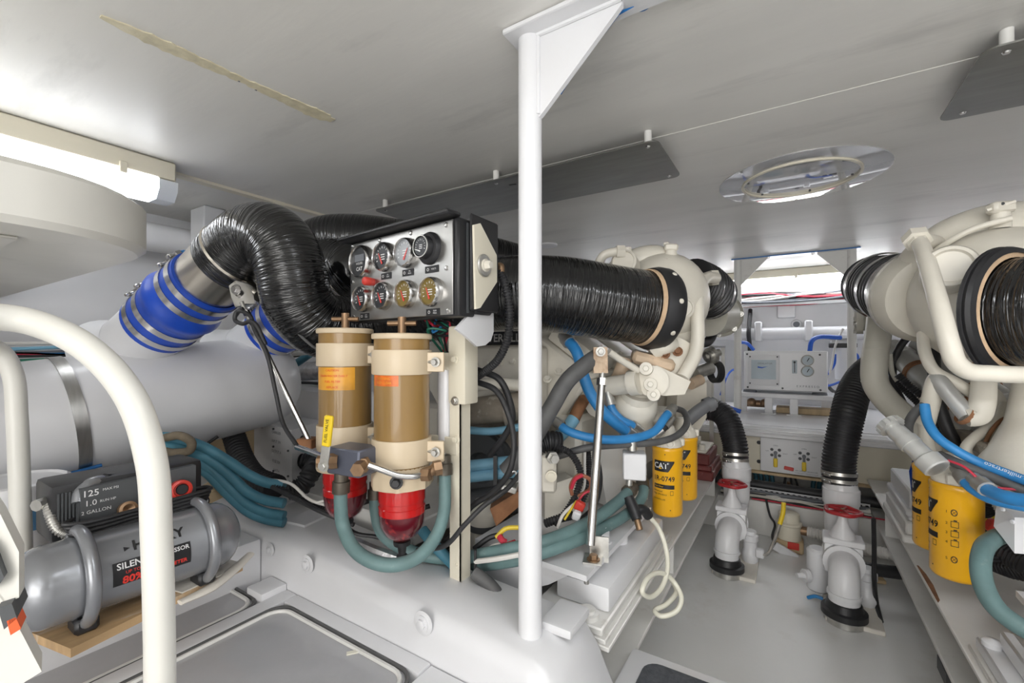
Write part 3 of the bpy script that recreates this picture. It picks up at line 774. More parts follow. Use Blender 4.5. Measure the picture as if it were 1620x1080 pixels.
def gauge(px, py, vr, kind, ang):
    c = plane_hit(px, py, G(0, 0, .002), gn); d = (c - V((0, 0, CAMZ))).dot(V((-SN, CS, 0)))
    R = vr * d / F_PX
    dm = {'k': 'dial', 'w': 'dialw', 'y': 'dialy', 'm': 'dial'}[kind]
    if kind == 'm':
        g = obj('gauge', MB().lathe(c, gn, [(0, R * 1.12), (.004, R * 1.12), (.012, R * .98), (.014, R * .80), (.03, R * .78), (.032, R * .72)], 36), mt['black'], t)
        obj('bezel', MB().ring(c + gn * .030, gn, R * .69, R * .74, .003, 36), mt['zinc'], g); top = .030; R *= .72
    else:
        g = obj('gauge', MB().lathe(c, gn, [(0, R * 1.02), (.010, R), (.017, R * .95), (.020, R * .90), (.017, R * .86), (.010, R * .85)], 40), mt['steel'], t, sharp=60); top = .010
    fo = c + gn * top
    obj('dial', MB().lathe(fo, gn, [(0, 0), (0, R * .82), (.001, R * .82), (.001, 0)][::-1] if 0 else [(0, R * .86), (.001, R * .86), (.001, 0)], 32), mt[dm], g)
    tk = MB()
    if kind != 'lcd':
        for k in range(11):
            a = math.radians(205 - 23 * k); r0, r1 = R * .56, R * .70
            ca, sa = math.cos(a), math.sin(a)
            p0 = fo + gn * .0016 + gux * ca * r0 + guy * sa * r0; p1 = fo + gn * .0016 + gux * ca * r1 + guy * sa * r1
            sdv = (gux * -sa + guy * ca) * R * (.018 if k % 5 else .03)
            tk.flat([p0 - sdv, p1 - sdv, p1 + sdv, p0 + sdv][::-1])
        for k in range(3):
            q = fo + gn * .0016 + guy * (-R * .12 + R * .16 * k - R * .1) + gux * R * .05
            tk.flat([q - gux * R * .22, q + gux * R * .22, q + gux * R * .22 + guy * R * .06, q - gux * R * .22 + guy * R * .06])
        obj('scale_marks', tk, mt['wprint'], g, smooth=False)
        a = math.radians(ang); dv = gux * math.cos(a) + guy * math.sin(a); pv = gn.cross(dv)
        q0 = fo + gn * .0025 - guy * R * .45 - dv * R * .05
        obj('needle', MB().prism([q0 - pv * R * .07, q0 + dv * R * .85 - pv * R * .015, q0 + dv * R * .85 + pv * R * .015, q0 + pv * R * .07], gn * .001), mt['wprint'] if kind == 'm' else mt['needle'], g)
    return g, c, R
gs = [gauge(574.2, 414.7, 26, 'k', 150), gauge(610, 406.7, 23, 'k', 118), gauge(644.7, 400.3, 23.5, 'w', 60), gauge(680, 393, 23, 'm', 160),
      gauge(575.8, 473, 20.5, 'k', 115), gauge(608.7, 468.3, 22, 'k', 118), gauge(644.7, 465.3, 22.5, 'y', 115), gauge(684.7, 461.7, 23.5, 'y', 112)]
# hour meter window on the first dial
g, c, R = gs[0]
for ch in list(g.children):
    if ch.name.startswith(('scale', 'needle')): bpy.data.objects.remove(ch)
obj('display', MB().box(c + gn * .0118 + guy * R * .22, (R * .95, .0012, R * .42), R=RG), mt['inkgrey'], g)
obj('print', MB().text('HOURS', c + gn * .0118 - guy * R * .12, gux, guy, R * .2).text('CAT', c + gn * .0118 - guy * R * .45, gux, guy, R * .32, bold=.02), mt['wprint'], g, smooth=False)
for px, py, wd, s in ((611.5, 436.5, .046, 'OIL TEMP'), (645.8, 431, .046, 'OIL PRESS'), (683.5, 425.7, .05, 'VOLTS'), (577.5, 500, .044, 'EXH TEMP'), (685.3, 493.4, .05, 'GEAR PRESS')):
    c = plane_hit(px, py, G(0, 0, .002), gn)
    lp = obj('label_plate', MB().box(c + gn * .0006, (wd, .0016, .0175), R=RG), mt['ink'], fp)
    pr = MB()
    if s == 'VOLTS': pr.text(s, c + gn * .0014 + gux * .008, gux, guy, .006)
    else:
        a, b = s.split(' ')
        pr.text(a, c + gn * .0014 + gux * .008 + guy * .003, gux, guy, .0052).text(b, c + gn * .0014 + gux * .008 - guy * .003, gux, guy, .0052)
    ic = c + gn * .0016 - gux * .014
    pr.ring(ic, gn, .003, .004, .0003, 12)
    obj('print', pr, mt['wprint'], lp, smooth=False)
kc = plane_hit(590, 446, G(0, 0, .002), gn)
kb = obj('knob', MB().lathe(kc, gn, [(0, .011), (.006, .011), (.008, .0125), (.026, .0125), (.03, .010), (.031, 0)], 20), mt['redplastic'], t)
# side bracket with rubber mount
xs = gR.x + gux.x * .034
Pq = [(747, 356), (757, 353.5), (783, 404), (783.5, 446), (757, 487), (750, 489)]
sb = obj('side_bracket', MB().prism([PX(a, b, xs) for a, b in Pq], V((.006, 0, 0))), mt['cream_clean'], t)
c = PX(765, 420, xs + .006)
mnt = obj('rubber_mount', MB().lathe(c, (1, 0, 0), [(0, .0285), (.004, .0285), (.006, .026), (.006, 0)], 28), mt['zinc'], sb)
obj('mount_bolt', MB().bolt(c + V((.006, 0, 0)), (1, 0, 0), .011, .016), mt['cream'], sb)
q = PX(764, 388, xs - .002)
obj('side_cover', MB().bb(xs - .008, xs - .001, q.y - .05, q.y + .07, 1.145, 1.385, bev=.004), mt['black'], t)
# conduit from the bracket
t = thing('flexible_conduit', 'black ribbed conduit curving down from the gauge box bracket', 'conduit', PD(770, 585, 1.3))
obj('conduit', MB().tube(pts((790, 430, 1.22), (799, 450, 1.2), (806, 490, 1.2), (803, 535, 1.22), (788, 568, 1.25), (766, 588, 1.3), (748, 600, 1.36)), .0105, n=14, sub=8, corr=(.008, .003)), mt['rubber'], t)
obj('fitting', MB().tube(pts((783, 423, 1.23), (792, 421, 1.22), (792, 434, 1.22)), .010, n=12), mt['bronze'], t)
t = thing('bracket_plate', 'white rounded bracket plate below the gauge box side', 'bracket', PD(760, 545, 1.24))
obj('plate', MB().prism([PX(x, y, -.69) for x, y in ((722, 520), (742, 498), (781, 490), (781, 525), (777, 538), (768, 546), (755, 548), (735, 530))], V((-.008, 0, 0))), mt['white'], t)
random.seed(11)
t = thing('wire_tangle', 'tangle of red and green wires hanging under the gauge box', 'wires', PD(700, 540, 1.28))
for i, mm in enumerate(('wirered', 'wiregreen', 'wirered', 'wiregreen', 'rubber', 'rubber', 'bhose')):
    P = [PD(672 + 3 * i, 506, 1.27)] + [PD(random.uniform(676, 720), random.uniform(508, 532), random.uniform(1.24, 1.32)) for _ in range(4)] + [PD(700 + 2 * i, 560, 1.3)]
    obj('wire', MB().tube(P, .0035, n=8, sub=6), mt[mm], t)

# ------------------------------------------------------------------ fuel filter canisters
fc = PD(636, 552, 1.17); fx, fy = fc.x, fc.y
def fz(y): return 1.05 - (y - 552) * .001671
def canister(label, off, decal, lobes):
    ox, oy, oz = fx + off[0], fy + off[1], off[2]
    t = thing('fuel_filter', label, 'fuel filter', (ox, oy, .545 + oz), 'twin fuel filters')
    O = V((ox, oy, oz))
    def L(pr, n=40): return MB().lathe(O, (0, 0, 1), pr, n)
    obj('body', L([(.73, .0715), (1.077, .0715)]), mt['brown'], t)
    ld = obj('lid', L([(1.076, .0715), (1.076, .0765), (1.079, .078), (1.087, .078), (1.090, .075), (1.091, 0)]), mt['beige'], t)
    hd = obj('handle', MB().cyl(O + V((0, 0, 1.09)), O + V((0, 0, 1.135)), .011, n=14).cyl(O + V((-.032, -.02, 1.118)), O + V((.032, .02, 1.118)), .0065, n=12), mt['bronze'], ld)
    for a, b in ((.985, 1.048), (.752, .819)):
        bd = obj('band', L([(a, .0715), (a, .0765), (a + .003, .0775), (b - .003, .0775), (b, .0765), (b, .0715)]), mt['beige'], t)
        ear = MB().box(O + V((.088, .03, (a + b) / 2)), (.05, .012, (b - a) * .8), rot=(0, 0, .5), bev=.002)
        obj('ear', ear, mt['beige'], bd)
        p = O + V((.098, .022, (a + b) / 2)); obj('ear_bolt', MB().bolt(p, (.3, -.95, 0), .0085, .012).cyl(p + V((-.03, .0, 0)), p + V((-.008, .0, 0)), .007, .004, n=10), mt['zinc'], bd)
    # lobed clamp ring
    rg = MB(); n = 72; vs = []; fs = []
    for z, k in ((.694, .98), (.698, 1), (.722, 1), (.726, .985), (.737, .93), (.752, .91)):
        for i in range(n):
            a = 2 * PI * i / n; lob = 1 + (.07 * max(0, math.cos(a * 7)) ** 3 if lobes else 0)
            vs.append(O + V((math.cos(a), math.sin(a), 0)) * (.078 * k * (lob if k > .95 else 1)) + V((0, 0, z)))
    for j in range(5):
        for i in range(n): fs.append((j * n + i, j * n + (i + 1) % n, (j + 1) * n + (i + 1) % n, (j + 1) * n + i))
    fs.append(tuple(range(n))[::-1])
    rg.add(vs, fs); ro = obj('clamp_ring', rg, mt['beige'], t)
    p = O + V((.05, -.066, .722)); obj('plug', MB().bolt(p, (.55, -.83, 0), .011, .012), mt['black'], ro)
    bowl = obj('bowl', L([(.694, .063), (.62, .0625), (.59, .058), (.565, .046), (.551, .03), (.545, .012), (.545, 0)][::-1]), mt['shell'], t, sharp=80)
    obj('fuel', L([(.693, 0), (.693, .0605), (.655, .0605), (.653, .058), (.641, .058), (.639, .0602), (.622, .06), (.622, 0)][::-1]), mt['redfuel'], bowl)
    obj('sediment', L([(.6215, 0), (.6215, .0595), (.591, .0555), (.566, .0435), (.553, .028), (.5475, .010), (.5475, 0)][::-1]), mt['darkfuel'], bowl)
    dn = obj('drain_valve', L([(.545, 0), (.545, .022), (.54, .023), (.534, .022), (.530, .012), (.51, .010), (.506, .014), (.496, .014), (.494, 0)][::-1], 16), mt['black'], t)
    # decal on the body
    vd = V((-ox, -oy, 0)).normalized(); ua = V((0, 0, 1)).cross(vd).normalized()
    dm = MB(); a0, a1, z0, z1 = decal[:4]; k_ = 12; vs = []
    for i in range(k_ + 1):
        a = lerp(a0, a1, i / k_)
        dirv = vd * math.cos(a) + ua * math.sin(a)
        for z in (z0, z1): vs.append(O + dirv * .0719 + V((0, 0, z)))
    dm.add(vs, [(2 * i, 2 * i + 2, 2 * i + 3, 2 * i + 1) for i in range(k_)])
    dc = obj('warning_decal', dm, mt[decal[4]], t)
    tx = MB(); am = (a0 + a1) / 2; dirv = vd * math.cos(am) + ua * math.sin(am); tu = V((0, 0, 1)).cross(dirv)
    for q, s in enumerate(decal[5]):
        tx.text(s, O + dirv * .0719 + V((0, 0, lerp(z1 - .008, z0 + .008, q / max(1, len(decal[5]) - 1)))), tu, (0, 0, 1), .0085, cylr=.0719, lift=.0005)
    obj('decal_print', tx, mt['rprint'] if decal[4] == 'labely' else mt['labely'], dc, smooth=False)
    return t
canister('bronze-brown fuel filter canister with red bowl and lobed cream ring, beside bracket post', (0, 0, 0), (-1.25, -.12, .957, .984, 'labelo', ('WARNING', 'KEEP CLEAR')), True)
canister('bronze-brown fuel filter canister with yellow decal, behind the yellow valve lever', (-.212, -.016, .018), (-1.35, .35, .92, .982, 'labely', ('CAUTION', 'DRAIN WATER DAILY', 'FUEL FILTER', 'REPLACE')), False)
# bracket post
t = thing('filter_bracket', 'cream bracket post bolted beside the lobed fuel filter canister', 'bracket', (-.77, .95, .41))
obj('upper_channel', MB().bb(-.80, -.74, .93, .99, .90, 1.113, bev=.007, seg=2), mt['cream_clean'], t)
obj('lower_angle', MB().bb(-.797, -.757, .935, .941, .41, .905).bb(-.763, -.757, .935, .975, .41, .905), mt['cream_clean'], t)
obj('foot', MB().bb(-.82, -.73, .90, .985, .408, .416, bev=.002), mt['white'], t)
for px, py in ((720, 568), (720, 634), (722, 695), (722, 893)):
    obj('bolt', MB().bolt(PY(px, py, .93 if py < 640 else .935), (0, -1, 0), .0085 if py < 800 else .004), mt['cream_clean'] if py != 634 else mt['zinc'], t)
for z_ in (1.016, .785): obj('cross_bar', MB().bb(-1.1, -.77, .932, .942, z_ - .024, z_ + .024, bev=.002), mt['cream_clean'], t)
obj('spacer_tube', MB().cyl((-.825, .955, .76), (-.825, .955, 1.03), .026, n=20), mt['white'], t)
# valve block and lever
t = thing('valve_block', 'dark grey fuel valve block with yellow lever below the decal filter', 'valve', PD(556, 745, 1.18))
bc = PD(560, 726, 1.12); ang = .12
obj('block', MB().box(bc, (.108, .078, .066), rot=(0, 0, ang), bev=.004), M('slate_block', (.12, .13, .17), .35, .3), t)
obj('port_fitting', MB().lathe(PD(576, 733, 1.085), (.5, -.86, -.1), [(0, .02), (.015, .02), (.017, .017), (.045, .017), (.045, 0)], 6), mt['bronze'], t)
obj('inlet_fitting', MB().lathe(PD(536, 729, 1.10), (-.75, -.66, 0), [(0, .02), (.02, .02), (.022, .015), (.05, .015), (.05, 0)], 8), mt['bronze'], t)
lp0, lp1, lp2 = PD(512, 737, 1.035), PD(516, 706, 1.03), PD(521, 657, 1.025)
lv = obj('lever', MB().beam(lp0, lp1.lerp(lp2, .2), .022, .004, up=(.4, -.9, 0), bev=.001).bolt(lp0, (.4, -.9, 0), .009), mt['zinc'], t)
obj('lever_sleeve', MB().beam(lp1, lp2, .022, .010, up=(.4, -.9, 0), bev=.003), mt['ylever'], lv)
lu = (lp2 - lp1).normalized()
fn = V((-.8, -.55, 0)); fn = (V((0, 0, CAMZ)) - lp1).normalized(); fn = V((.4, -.9, 0)).normalized() * -1
fn = V((.4, -.9, 0)); fn = (fn - lu * fn.dot(lu)).normalized()
obj('lever_print', MB().text('FUEL VALVE', lp1.lerp(lp2, .52) + fn * .0055, lu, fn.cross(lu), .0105), mt['ink'], lv, smooth=False)
one('fuel_line', 'bright steel fuel line entering the valve block beside yellow lever', 'pipe', MB().tube(pts((470, 707, 1.25), (490, 714, 1.18), (512, 722, 1.11), (524, 726, 1.085)), .008, n=14), mt['steel'])
one('fuel_line', 'bright steel fuel line bending across below the lobed cream ring', 'pipe', MB().tube(pts((583, 735, 1.055), (605, 743, 1.06), (632, 752, 1.07), (655, 753, 1.08), (670, 749, 1.10)), .008, n=14), mt['steel'])
t = thing('bronze_elbow', 'bronze elbow fitting at the side of the lobed filter ring', 'fitting', PD(680, 755, 1.11))
obj('nut', MB().lathe(PD(668, 750, 1.10), (.9, .3, .05), [(0, 0), (0, .017), (.022, .017), (.022, 0)], 6), mt['bronze'], t)
obj('elbow', MB().tube(pts((672, 748, 1.105), (684, 744, 1.115), (690, 738, 1.13)), .014, n=14), mt['bronze'], t)
obj('end_nut', MB().lathe(PD(686, 741, 1.12), (.6, .75, .1), [(0, 0), (0, .019), (.02, .019), (.02, 0)], 6), mt['bronze'], t)
# teal fuel hoses
def hose(label, P, r, m, cat='hose', name='fuel_hose', ends=True, group=None, sub=8, em='darkbronze'):
    t = thing(name, label, cat, min(P, key=lambda p: p.z), group)
    obj('hose', MB().tube(P, r, n=14, sub=sub), mt[m], t)
    if ends:
        e = []
        if ends in (True, 0): e.append((P[0], (P[1] - P[0]).normalized()))
        if ends in (True, 1): e.append((P[-1], (P[-2] - P[-1]).normalized()))
        for p, d in e:
            obj('end_fitting', MB().lathe(p - d * .012, d, [(0, 0), (0, r * 1.05), (.02, r * 1.05), (.021, r * 1.3), (.05, r * 1.3), (.051, r)], 12), mt[em], t)
    return t
hose('teal fuel hose looping below both red filter bowls', pts((540, 755, 1.11), (539, 800, 1.11), (543, 832, 1.11), (560, 868, 1.08), (592, 889, 1.06), (628, 893, 1.06), (662, 880, 1.08), (688, 851, 1.12), (702, 812, 1.16), (704, 770, 1.19), (703, 728, 1.2)), .0165, 'teal')
# ------------------------------------------------------------------ yellow spin-on filters
def yfilter(label, x, y, zb, rot, group, picto=False):
    R, H = .054, .255
    O = V((x, y, zb))
    t = thing('spin_on_filter', label, 'oil filter', O, group)
    obj('can', MB().lathe(O, (0, 0, 1), [(0, 0), (0, R * .80), (.004, R * .93), (.012, R), (H - .018, R), (H - .014, R * 1.03), (H - .004, R * 1.03), (H, R * .98), (H, 0)], 40), mt['yellow'], t)
    vd = V((-x, -y, 0)).normalized(); ua = V((0, 0, 1)).cross(vd)
    def at(a, z, lift=.0004):
        dv = vd * math.cos(a + rot) + ua * math.sin(a + rot); return O + dv * (R + lift) + V((0, 0, z))
    def patch(m, a0, a1, z0, z1, lift=.0004, n=10):
        vs = []
        for i in range(n + 1):
            f = i / n; a = lerp(a0, a1, f)
            lo = z0(f) if callable(z0) else z0; hi = z1(f) if callable(z1) else z1
            vs += [at(a, lo, lift), at(a, hi, lift)]
        return m.add(vs, [(2 * i, 2 * i + 2, 2 * i + 3, 2 * i + 1) for i in range(n)])
    def txt(m, s, a, z, size, bold=0, lift=.0008, sx=1.0):
        dv = vd * math.cos(a + rot) + ua * math.sin(a + rot)
        return m.text(s, O + dv * R + V((0, 0, z)), V((0, 0, 1)).cross(dv), (0, 0, 1), size, bold, lift, cylr=R, sx=sx)
    lg = MB()
    patch(lg, -.82, .62, lambda f: .168 if f < .72 else lerp(.168, .203, (f - .72) / .28), .208, n=24)
    patch(lg, -.82, .62, .104, .119)
    obj('logo_panel', lg, mt['ink'], t, smooth=False) if 0 else None
    a_ = MB(); patch(a_, -.82, .62, lambda f: .168 if f < .72 else lerp(.168, .203, (f - .72) / .28), .208, n=24)
    lp = obj('logo_panel', a_, mt['ink'], t)
    lt = MB(); txt(lt, 'CAT', -.30, .189, .0285, .02, sx=.95); txt(lt, '®', .20, .199, .009)
    obj('logo_letters', lt, mt['wprint'], lp, smooth=False)
    tr = MB(); f0 = at(-.42, .170, .0010); tr.flat([at(-.42, .1775, .0011), at(-.20, .1775, .0011), at(-.31, .1875, .0011)])
    obj('logo_triangle', tr, mt['yprint'], lp, smooth=False)
    nb = MB(); txt(nb, '1R-0749', -.10, .142, .0255, .015, sx=.92)
    obj('part_number', nb, mt['ink'], t, smooth=False)
    br = MB(); patch(br, -.82, .62, .106, .121); bo = obj('stripe', br, mt['ink'], t)
    st = MB(); txt(st, 'Fuel Filter', -.42, .1135, .0085); obj('stripe_print', st, mt['yprint'], bo, smooth=False)
    bt = MB(); txt(bt, 'Advanced', -.50, .096, .009); txt(bt, 'High Efficiency', -.36, .085, .009); txt(bt, 'CATERPILLAR', -.42, .066, .008)
    for a0, z0 in ((.34, .084), (.34, .098)): patch(bt, a0, a0 + .2, z0, z0 + .0015, n=3)
    for a0 in (.34, .53): patch(bt, a0, a0 + .02, .084, .0995, n=2)
    txt(bt, '▪', .0, .232, .012); txt(bt, '▪', .35, .03, .012)
    obj('small_print', bt, mt['ink'], t, smooth=False)
    if picto:
        pm = MB()
        for k, z in enumerate((.185, .155, .13, .105, .062)):
            cx = 1.25
            txt(pm, str(k + 1), cx - .27, z, .010)
            if k in (0, 4):
                c = [at(cx + .22 * math.cos(q * PI / 8) * .55, z + .009 * math.sin(q * PI / 8), .0008) for q in range(16)]
                c2 = [at(cx + .16 * math.cos(q * PI / 8) * .55, z + .0068 * math.sin(q * PI / 8), .0008) for q in range(16)]
                pm.add(c + c2, [(q, (q + 1) % 16, 16 + (q + 1) % 16, 16 + q) for q in range(16)])
                patch(pm, cx - .09, cx + .09, lambda f: z - .006 + .012 * f - .0007, lambda f: z - .006 + .012 * f + .0007, n=4)
                patch(pm, cx - .09, cx + .09, lambda f: z + .006 - .012 * f - .0007, lambda f: z + .006 - .012 * f + .0007, n=4)
            else:
                for zz in (z - .009, z + .006): patch(pm, cx - .12, cx + .16, zz, zz + .0014, n=4, lift=.0008)
                for aa in (cx - .12, cx + .14): patch(pm, aa, aa + .02, z - .009, z + .0074, n=2, lift=.0008)
                patch(pm, cx - .02, cx + .1, z + .008, z + .011, n=3, lift=.0008)
        obj('pictograms', pm, mt['ink'], t, smooth=False)
    return t
def fhead(parent, x, y, zt):
    """filter head casting with hose ports"""
    O = V((x, y, zt))
    h = obj('filter_head', MB().lathe(O, (0, 0, 1), [(0, 0), (0, .05), (.012, .052), (.03, .044), (.05, .030), (.075, .024), (.075, 0)], 28), mt['cream'], parent)
    for a in (.4, 2.4, 4.4):
        p = O + V((.045 * math.cos(a), .045 * math.sin(a), .016))
        obj('port', MB().box(p, (.03, .03, .03), rot=(0, 0, a), bev=.005), mt['cream'], h)
    obj('port_bolt', MB().bolt(O + V((.02, -.05, .018)), (.3, -1, 0), .012), mt['cream'], h)
    return h

# ------------------------------------------------------------------ left (port) engine
EL = thing('marine_engine', 'cream marine diesel engine fed by the black wrapped duct behind the white pillar', 'engine', (-1.05, 2.3, .30), 'twin diesel engines')
def pe(name, mb, m, par=None, **k): return obj(name, mb, mt[m], par or EL, **k)
pe('block', MB().bb(-1.5, -.66, 1.5, 3.1, .42, .80, bev=.02), 'cream')
pe('oil_pan', MB().bb(-1.4, -.75, 1.55, 3.05, .12, .42, bev=.03), 'cream')
for s, x in ((1, -.80), (-1, -1.32)):
    hb = pe('cylinder_head', MB().box((x, 2.3, .93), (.26, 1.55, .24), rot=(0, s * .62, 0), bev=.012), 'cream')
    for k in range(6):
        y = 1.66 + k * .26
        c = V((x, y, .93)) + V((math.sin(s * .62) * .155, 0, math.cos(s * .62) * .155))
        rc = obj('rocker_cover', MB().box(c, (.22, .235, .07), rot=(0, s * .62, 0), bev=.014, seg=2), mt['cream'], EL)
        for dx, dy in ((-.09, -.095), (.09, -.095), (-.09, .095), (.09, .095)):
            n_ = V((math.sin(s * .62), 0, math.cos(s * .62))); tv = V((math.cos(s * .62), 0, -math.sin(s * .62)))
            obj('cover_bolt', MB().bolt(c + tv * dx + V((0, dy, 0)) + n_ * .035, n_, .008, washer=False), mt['cream'], rc)
ac = pe('aftercooler', MB().bb(-1.22, -.86, 1.52, 2.95, .98, 1.17, bev=.015), 'cream')
for k in range(7): obj('cover_bolt', MB().bolt((-1.19 + k * .05, 1.52, 1.0), (0, -1, 0), .008), mt['cream'], ac)
fcv = pe('front_cover', MB().bb(-1.30, -.80, 1.44, 1.52, .80, 1.06, bev=.01), 'cream')
npc = PY(797, 535, 1.515)
np_ = pe('name_plate', MB().box(npc, (.30, .008, .055), bev=.002), 'ink')
obj('name_letters', MB().text('CATERPILLAR', npc + V((0, -.004, 0)), (1, 0, 0), (0, 0, 1), .046, .02, lift=.001), mt['zinc'], np_, smooth=False)
pe('front_housing', MB().bb(-1.28, -.74, 1.40, 1.50, .42, .80, bev=.02), 'grime_shade')
fp_ = pe('pulley', MB().lathe((-1.0, 1.40, .60), (0, -1, 0), [(0, .13), (.015, .13), (.02, .115), (.03, .115), (.035, .13), (.05, .13), (.05, .06), (.03, .05), (.03, 0)], 32), 'darkgrey')
# exhaust manifold pipes along the inner bank
pe('manifold_pipe', MB().tube([(-.62, 1.56, .84), (-.60, 1.9, .86), (-.60, 2.4, .88), (-.62, 2.95, .90)], .045, n=18), 'cream')
# lower rib panels between pillar and rod
pe('head_rib', MB().beam(PD(862, 640, 1.72), PD(930, 585, 1.85), .05, .03, bev=.006), 'cream')
pe('head_rib', MB().beam(PD(862, 605, 1.80), PD(915, 568, 1.92), .07, .03, bev=.006), 'cream')
pe('side_cover', MB().prism(pts((945, 712, 1.58), (1020, 690, 1.7), (1025, 790, 1.7), (960, 800, 1.58)), V((-.05, .02, 0))), 'dirtywhite')
pe('lower_panel', MB().prism([PD(x, y, 1.5) for x, y in ((862, 770), (905, 755), (925, 800), (880, 830), (862, 830))], V((-.05, .05, 0))), 'cream')
# turbo
tb = PD(1045, 477, 1.74)
ax = (PD(1030, 488, 1.60) - PD(960, 478, 1.55)).normalized()
tu_ = pe('turbo_housing', MB().ball(tb + V((.0, .03, .01)), (.175, .18, .185), 32, 18), 'cream', sharp=80)
obj('volute', MB().tube(pts((968, 432, 1.82), (998, 414, 1.78), (1038, 410, 1.76), (1070, 436, 1.74), (1083, 482, 1.73), (1076, 528, 1.71), (1056, 556, 1.67)), [.04, .045, .055, .060, .058, .054, .045], n=24, sub=8), mt['cream'], tu_, sharp=80)
cb = PD(1080, 487, 1.585)
dirc = (V((0, 0, CAMZ)) - cb).normalized() + V((.35, 0, 0))
obj('boss', MB().lathe(cb - dirc.normalized() * .06, dirc, [(0, .042), (.07, .04), (.075, .034), (.076, .030), (.072, .029), (.072, 0)], 28), mt['cream'], tu_)
cb = PD(985, 419, 1.64)
obj('boss', MB().lathe(cb - V((0, -.05, 0)), (.1, -1, .15), [(0, .05), (.06, .047), (.066, .040), (.060, .038), (.060, 0)], 28), mt['cream'], tu_)
nk = PD(1061, 409, 1.70)
fn_ = obj('filler_neck', MB().lathe(nk, (.05, 0, 1), [(0, .024), (.03, .021), (.03, 0)], 18), mt['cream'], tu_)
obj('filler_cap', MB().box(nk + V((.002, 0, .042)), (.05, .034, .026), rot=(0, .1, .3), bev=.006).box(nk + V((-.016, -.004, .058)), (.02, .02, .012), rot=(0, 0, .3), bev=.003), mt['cream'], fn_)
# collar where the duct meets the turbo
ec = PD(1030, 488, 1.60)
co = obj('duct_collar', MB().lathe(ec - ax * .03, ax, [(0, .136), (.005, .143), (.03, .150), (.06, .150), (.075, .142), (.075, .10)], 40), mt['black'], EL)
obj('collar_wrap', MB().lathe(ec - ax * .05, ax, [(.008, .133), (.011, .1375), (.022, .1385), (.026, .133)], 40), mt['tan'], co)
for k in range(3):
    u_, v_, a_ = basis(ax); a = 2.3 + k * .75
    p = ec + ax * .015 + (u_ * math.cos(a) + v_ * math.sin(a)) * .150
    obj('rivet', MB().lathe(p, u_ * math.cos(a) + v_ * math.sin(a), [(0, .009), (.003, .007), (.004, 0)], 12), mt['cream'], co)
pe('turbine_elbow', MB().tube(pts((1068, 545, 1.68), (1055, 575, 1.66), (1040, 600, 1.64)), [.075, .07, .06], n=24), 'cream')
rs_ = pe('stained_flange', MB().box(PD(1032, 570, 1.62), (.15, .10, .045), rot=(.1, .25, .4), bev=.012), 'rusty')
for px, py in ((1058, 548), (1052, 560), (1072, 556)): obj('nut', MB().bolt(PD(px, py, 1.58), (.2, -.9, .3), .012), mt['rust'], rs_)
pe('flange_foot', MB().tube(pts((1035, 556, 1.60), (1050, 546, 1.58), (1063, 545, 1.6)), [.03, .035, .03], n=14), 'cream')
# cooling pipes
ppa = pe('coolant_pipe', MB().tube(pts((944, 440, 1.70), (946, 420, 1.66), (955, 404, 1.64), (974, 398, 1.64), (986, 397, 1.66)), .0165, n=16), 'cream')
obj('pipe_nut', MB().lathe(PD(975, 398, 1.64), (.83, .5, 0), [(0, 0), (0, .024), (.03, .024), (.03, 0)], 6).cyl(PD(992, 392, 1.66), PD(992, 408, 1.66), .017, n=14), mt['cream'], ppa)
ppb = pe('coolant_pipe', MB().tube(pts((1132, 440, 1.80), (1117, 440, 1.74), (1106, 456, 1.67), (1103, 490, 1.62), (1104, 530, 1.60), (1100, 560, 1.59), (1090, 580, 1.58), (1080, 597, 1.57)), .0235, n=20), 'cream')
obj('pipe_nut', MB().lathe(PD(1122, 440, 1.82), (.75, .65, .05), [(0, 0), (0, .034), (.03, .034), (.03, 0)], 6), mt['cream'], ppb)
# support bracket with three bolts and raw-water pipe
fb = pe('pump_flange', MB().prism([PD(x, y, 1.56) for x, y in ((1022, 583), (1040, 578), (1093, 603), (1083, 624), (1050, 626), (1028, 620), (1015, 606))], V((-.01, .03, 0))), 'cream')
fcn = PD(1032, 603, 1.555)
obj('flange_disc', MB().lathe(fcn, (.25, -.95, .1), [(-.01, .055), (.012, .055), (.014, .05), (.014, 0)], 28), mt['cream'], fb)
for px, py in ((1022, 583), (1029, 608), (1034, 624)):
    q = PD(px, py, 1.53); obj('ear', MB().lathe(q, (.25, -.95, .1), [(-.02, .024), (.012, .022), (.013, 0)], 16), mt['cream'], fb)
    obj('bolt', MB().bolt(q + V((.003, -.012, .001)), (.25, -.95, .1), .011), mt['cream'], fb)
rp = pe('raw_water_pipe', MB().tube(pts((885, 628, 1.80), (920, 618, 1.72), (965, 611, 1.62), (1012, 604, 1.55)), .036, n=22), 'cream')
obj('pipe_band', MB().lathe(PD(997, 606, 1.565), (PD(1012, 604, 1.55) - PD(965, 611, 1.62)).normalized(), [(0, .036), (0, .045), (.035, .045), (.035, .036)], 24), mt['cream'], rp)
pb_ = pe('pump_body', MB().ball(PD(1003, 643, 1.66), (.085, .085, .082), 26, 14), 'cream', sharp=80)
obj('pump_neck', MB().tube(pts((1010, 620, 1.62), (1003, 650, 1.66), (1012, 690, 1.70)), [.06, .075, .05], n=22), mt['cream'], pb_)
obj('pump_web', MB().prism(pts((1030, 640, 1.70), (1040, 632, 1.74), (1042, 665, 1.72), (1015, 680, 1.68), (1008, 672, 1.68)), V((-.04, .03, 0))), mt['cream'], pb_)
pe('strut_bar', MB().tube(pts((963, 556, 1.50), (985, 571, 1.52), (1010, 586, 1.54)), .012, n=12), 'cream')
pe('rusty_stub', MB().tube(pts((990, 566, 1.66), (982, 590, 1.66), (975, 605, 1.64)), .028, n=14), 'rusty')
